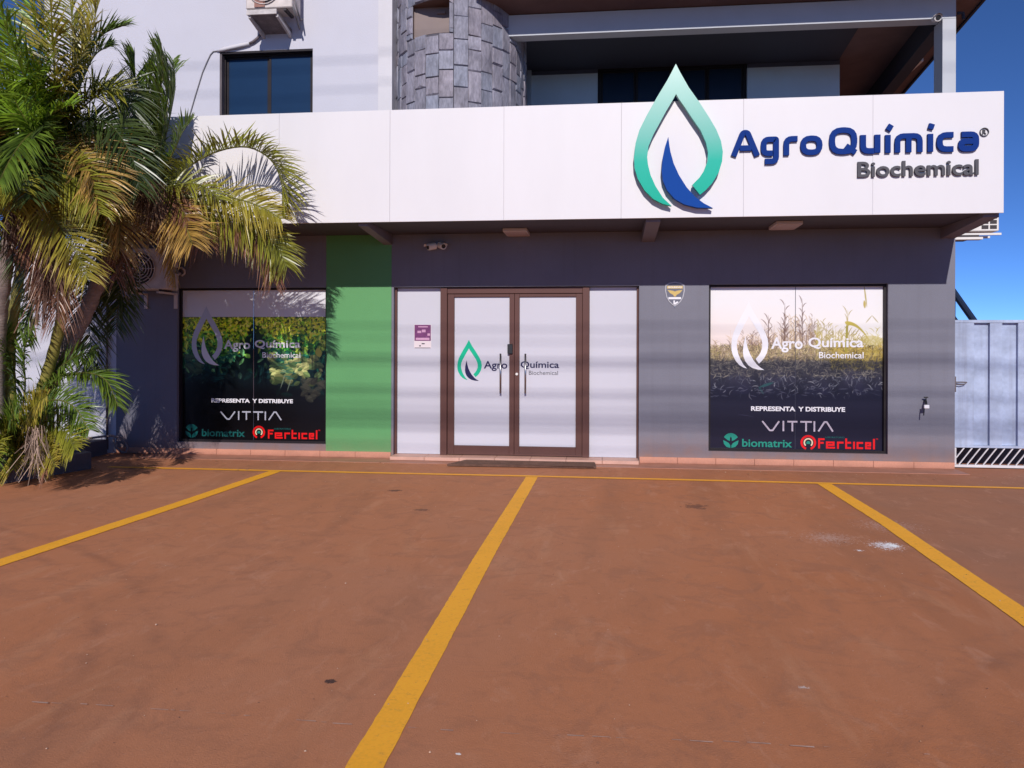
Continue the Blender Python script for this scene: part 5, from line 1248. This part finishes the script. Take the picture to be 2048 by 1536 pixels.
def frond(parent, style, L, roll, lift, path, seed):
    r = random.Random(seed); N_ = 26; pts = catmull(path, N_)
    ln = sum((b - a).length for a, b in zip(pts, pts[1:]))
    m = MB(); col = []
    m.tube(pts, [.011 * (1 - .8 * i / N_) + .002 for i in range(N_ + 1)], 4, caps=False)
    rc = (.20, .19, .045) if style not in ('dead', 'dark') else ((.20, .11, .07) if style == 'dead' else (.08, .10, .03))
    col += [rc] * len(m.v)
    cb, ct = LEAFCOL[style]; dead = style == 'dead'
    per = max(16, int(ln / .0145)); depth = Vector((0, 1, 0)); rl = R(roll + r.uniform(-8, 8))
    for k in range(per):
        for s in (1, -1):
            t = .06 + .94 * (k + r.uniform(-.3, .3)) / per; t = min(max(t, 0.02), .995); q = t * N_; i = min(int(q), N_ - 1); p = pts[i].lerp(pts[i + 1], q - i)
            T = (pts[i + 1] - pts[i]).normalized()
            ip = T.cross(depth).normalized()
            if ip.z < -.15: ip = -ip
            if r.random() < (.08 if not dead else .15): continue
            Sd = ip * math.cos(rl) + depth * math.sin(rl); Nn = ip * math.sin(rl) - depth * math.cos(rl)
            fwd = (.08 if roll >= 80 else 1.0 if style == 'green' and L >= .34 else .35) + .75 * t + r.uniform(-.14, .14)
            d = (Sd * s * .9 + Nn * (lift + r.uniform(-.32, .32)) + T * fwd + ip * r.uniform(-.14, .14)).normalized()
            prof = math.sin(math.pi * (.10 + .86 * t)) ** .55
            l = 1.38 * L * prof * r.uniform(.82, 1.12) * (r.uniform(.6, 1) if dead else 1)
            g = r.uniform(.10, .50) * l if not dead else r.uniform(.5, 1.1) * l
            w = .0078 * (.7 + .5 * prof) * r.uniform(.8, 1.15) * (.6 if dead else 1)
            ax = d.cross(T); ax = ax.normalized() if ax.length > .05 else Sd
            wv = (d.cross(ax)).normalized() * math.cos(ta := r.uniform(-.8, .8)) + ax * math.sin(ta)
            b0 = len(m.v); vs = []
            cur = r.uniform(-.12, .12) * l
            for e, ww in ((0, .45), (.3, 1), (.65, .8), (1.0, .06)):
                c = p + d * (l * e) + Vector((0, 0, -g * e * e)) + wv * cur * e * e
                vs += [c + wv * w * ww, c - wv * w * ww]
                f_ = (e * .8 + .2) * r.uniform(.85, 1.1); br = .60 + .65 * ((k * 7919 + seed * 31 + s * 5) % 13) / 13
                cc = tuple((a + (b - a) * f_) * br for a, b in zip(cb, ct)); col += [cc, cc]
            m.add(vs, [(0, 1, 3, 2), (2, 3, 5, 4), (4, 5, 7, 6)])
    me = mesh(m.v, m.f); ca = me.color_attributes.new('tint', 'FLOAT_COLOR', 'POINT')
    arr = np.ones((len(m.v), 4)); arr[:, :3] = col; ca.data.foreach_set('color', arr.ravel())
    o = link('frond', me, M['leaf'], parent)
    if dead: o['label'] = 'dry brown frond'
    return o

palms = {
    'A': thing('palm_tree', (-6.5, -1.75, .16), 'palm with the thick trunk leaning right, its arching fronds crossing the white fascia', 'palm tree', 'palms in the planter'),
    'B': thing('palm_tree', (-6.75, -1.9, .16), 'tall palm with slim ringed yellow-green trunks and fronds reaching the top edge', 'palm tree', 'palms in the planter'),
    'C': thing('palm_tree', (-6.9, -1.95, .16), 'palm at the left edge with brown fibrous trunk and dry hanging fronds', 'palm tree', 'palms in the planter'),
    'D': thing('palm_shrub', (-6.6, -1.85, .16), 'low young palm shoots arching over the planter at the foot of the trunks', 'palm shrub')}
for k, (c, r0, w) in enumerate(TRUNKS):
    P = catmull(w, 34); m = MB()
    rs = [r0 * (1.25 - .35 * i / 34) * (1.10 if i % 2 else .97) for i in range(35)]
    m.tube(P, rs, 14)
    m.build('trunk', M['trunk_green'] if c == 'B' else M['trunk'], palms[c], smooth=True)
for i, (c, s, L, roll, lift, w) in enumerate(FRONDS): frond(palms[c], s, L, roll, lift, w, 100 + i)

# extra inner fronds that thicken each crown
def extra(c, root, n, styles, az, el, ln, L, seed):
    r = random.Random(seed)
    for k in range(n):
        a = R(r.uniform(*az)); e = R(r.uniform(*el)); l = ln * r.uniform(.75, 1.1)
        d = Vector((math.cos(a) * math.cos(e), math.sin(a) * math.cos(e), math.sin(e))); P = []
        for q in range(6):
            t = q / 5; P.append(tuple(Vector(root) + d * l * t + Vector((0, 0, -.62 * l * t * t))))
        frond(palms[c], r.choice(styles), L, r.uniform(10, 70), .35, P, seed * 50 + k)
A0 = TRUNKS[0][2][-1]; B0 = TRUNKS[1][2][-1]; B1 = TRUNKS[2][2][-1]; C0 = TRUNKS[3][2][-1]
extra('A', A0, 7, ['olive', 'green', 'golden', 'dark'], (100, 260), (-10, 70), 1.25, .30, 3)
extra('A', A0, 3, ['golden', 'dead', 'olive'], (-60, 0), (-30, -5), .7, .26, 33)
extra('B', B0, 17, ['bright', 'olive', 'green', 'dark', 'yellow'], (60, 300), (0, 75), 1.35, .34, 4)
extra('B', B1, 9, ['dark', 'green', 'golden'], (30, 330), (-10, 60), 1.15, .32, 5)
extra('C', C0, 14, ['bright', 'olive', 'green', 'golden', 'dark'], (0, 340), (0, 70), 1.15, .30, 6)
extra('D', (-6.55, -2.0, .3), 7, ['green', 'olive', 'dark', 'yellow'], (-170, 90), (20, 80), .85, .24, 7)
extra('D', (-6.95, -2.5, .3), 8, ['green', 'olive', 'dark'], (-170, 90), (30, 85), 1.1, .28, 8)

# dry fibre and old leaf stubs hanging from the crowns
def fibre(c, top, length, spread, n, seed, colr):
    r = random.Random(seed); m = MB(); col = []
    for k in range(n):
        a = r.uniform(0, 6.28); rr = spread * math.sqrt(r.random()); p = Vector(top) + Vector((math.cos(a) * rr, math.sin(a) * rr, r.uniform(-.15, .1)))
        l = length * r.uniform(.3, 1); dx = Vector((r.uniform(-.25, .25), r.uniform(-.25, .25), -1)).normalized(); w = r.uniform(.002, .005); s = Vector((math.cos(a + 1), math.sin(a + 1), 0))
        kx = Vector((r.uniform(-.12, .12), r.uniform(-.1, .1), 0)); vs = []
        for e in (0, .5, 1): c_ = p + dx * l * e + kx * e * e; vs += [c_ + s * w, c_ - s * w]
        m.add(vs, [(0, 1, 3, 2), (2, 3, 5, 4)]); br = r.uniform(.5, 1.3); col += [tuple(q * br for q in colr)] * 6
    me = mesh(m.v, m.f); ca = me.color_attributes.new('tint', 'FLOAT_COLOR', 'POINT'); arr = np.ones((len(m.v), 4)); arr[:, :3] = col; ca.data.foreach_set('color', arr.ravel())
    o = link('dry_fibre', me, M['fibre'], palms[c]); o['kind'] = 'stuff'; return o
fibre('A', (-4.90, -2.12, 3.18), .55, .16, 420, 1, (.20, .115, .065))
fibre('A', (-5.25, -2.13, 2.72), .35, .12, 200, 2, (.16, .09, .055))
fibre('B', (-5.80, -2.55, 3.45), .45, .12, 260, 3, (.12, .08, .04))
fibre('C', (-5.98, -2.8, 2.85), .50, .12, 220, 4, (.15, .085, .055))
fibre('C', (-5.60, -2.78, 2.5), .85, .09, 260, 5, (.19, .10, .07))
fibre('D', (-5.74, -2.80, .58), .46, .09, 110, 6, (.36, .25, .19))

# ================================================================== OVERHEAD CABLES (their soft shadows fall across the wall)
def sag(z, y, r, s=.25):
    return MB().tube([(x, y, z + s * (x / 30) ** 2 + (x * .002)) for x in np.linspace(-34, 34, 30)], r, 6)
base_y = -13.0; kz = .56 * 13.0
cables = [(1.75, .008), (1.60, .006), (1.36, .013), (1.30, .009), (.97, .010), (.92, .008), (.78, .011), (.66, .022), (.55, .016), (.28, .008), (5.0, .007), (5.4, .008)]
for i, (zw, r) in enumerate(cables):
    o = sag(zw + kz, base_y - .02 * i, r).build('overhead_cable', M['wire'])
    zt_ = 'lowest second third fourth fifth sixth seventh eighth ninth tenth eleventh topmost'.split()[sorted(c[0] for c in cables).index(zw)]
    setmeta(o, 'black overhead street cable, %s of the bundle' % (zt_ if zt_ in ('lowest', 'topmost') else zt_ + ' from below'), 'cable', 'overhead street cables')
for x in (-34, 34):
    t = thing('utility_pole', (x, -13.1, 0), 'concrete utility pole carrying the street cables %s the building' % ('far left of' if x < 0 else 'far right of'), 'utility pole', 'utility poles on the street')
    MB().tube([(x, -13.1, 0), (x, -13.1, 13)], [.18, .12], 14).build('shaft', M['pole'], t, smooth=True)
    MB().box(x - .05, x + .05, -13.6, -12.6, 12.6, 12.7).build('crossarm', M['pole'], t)
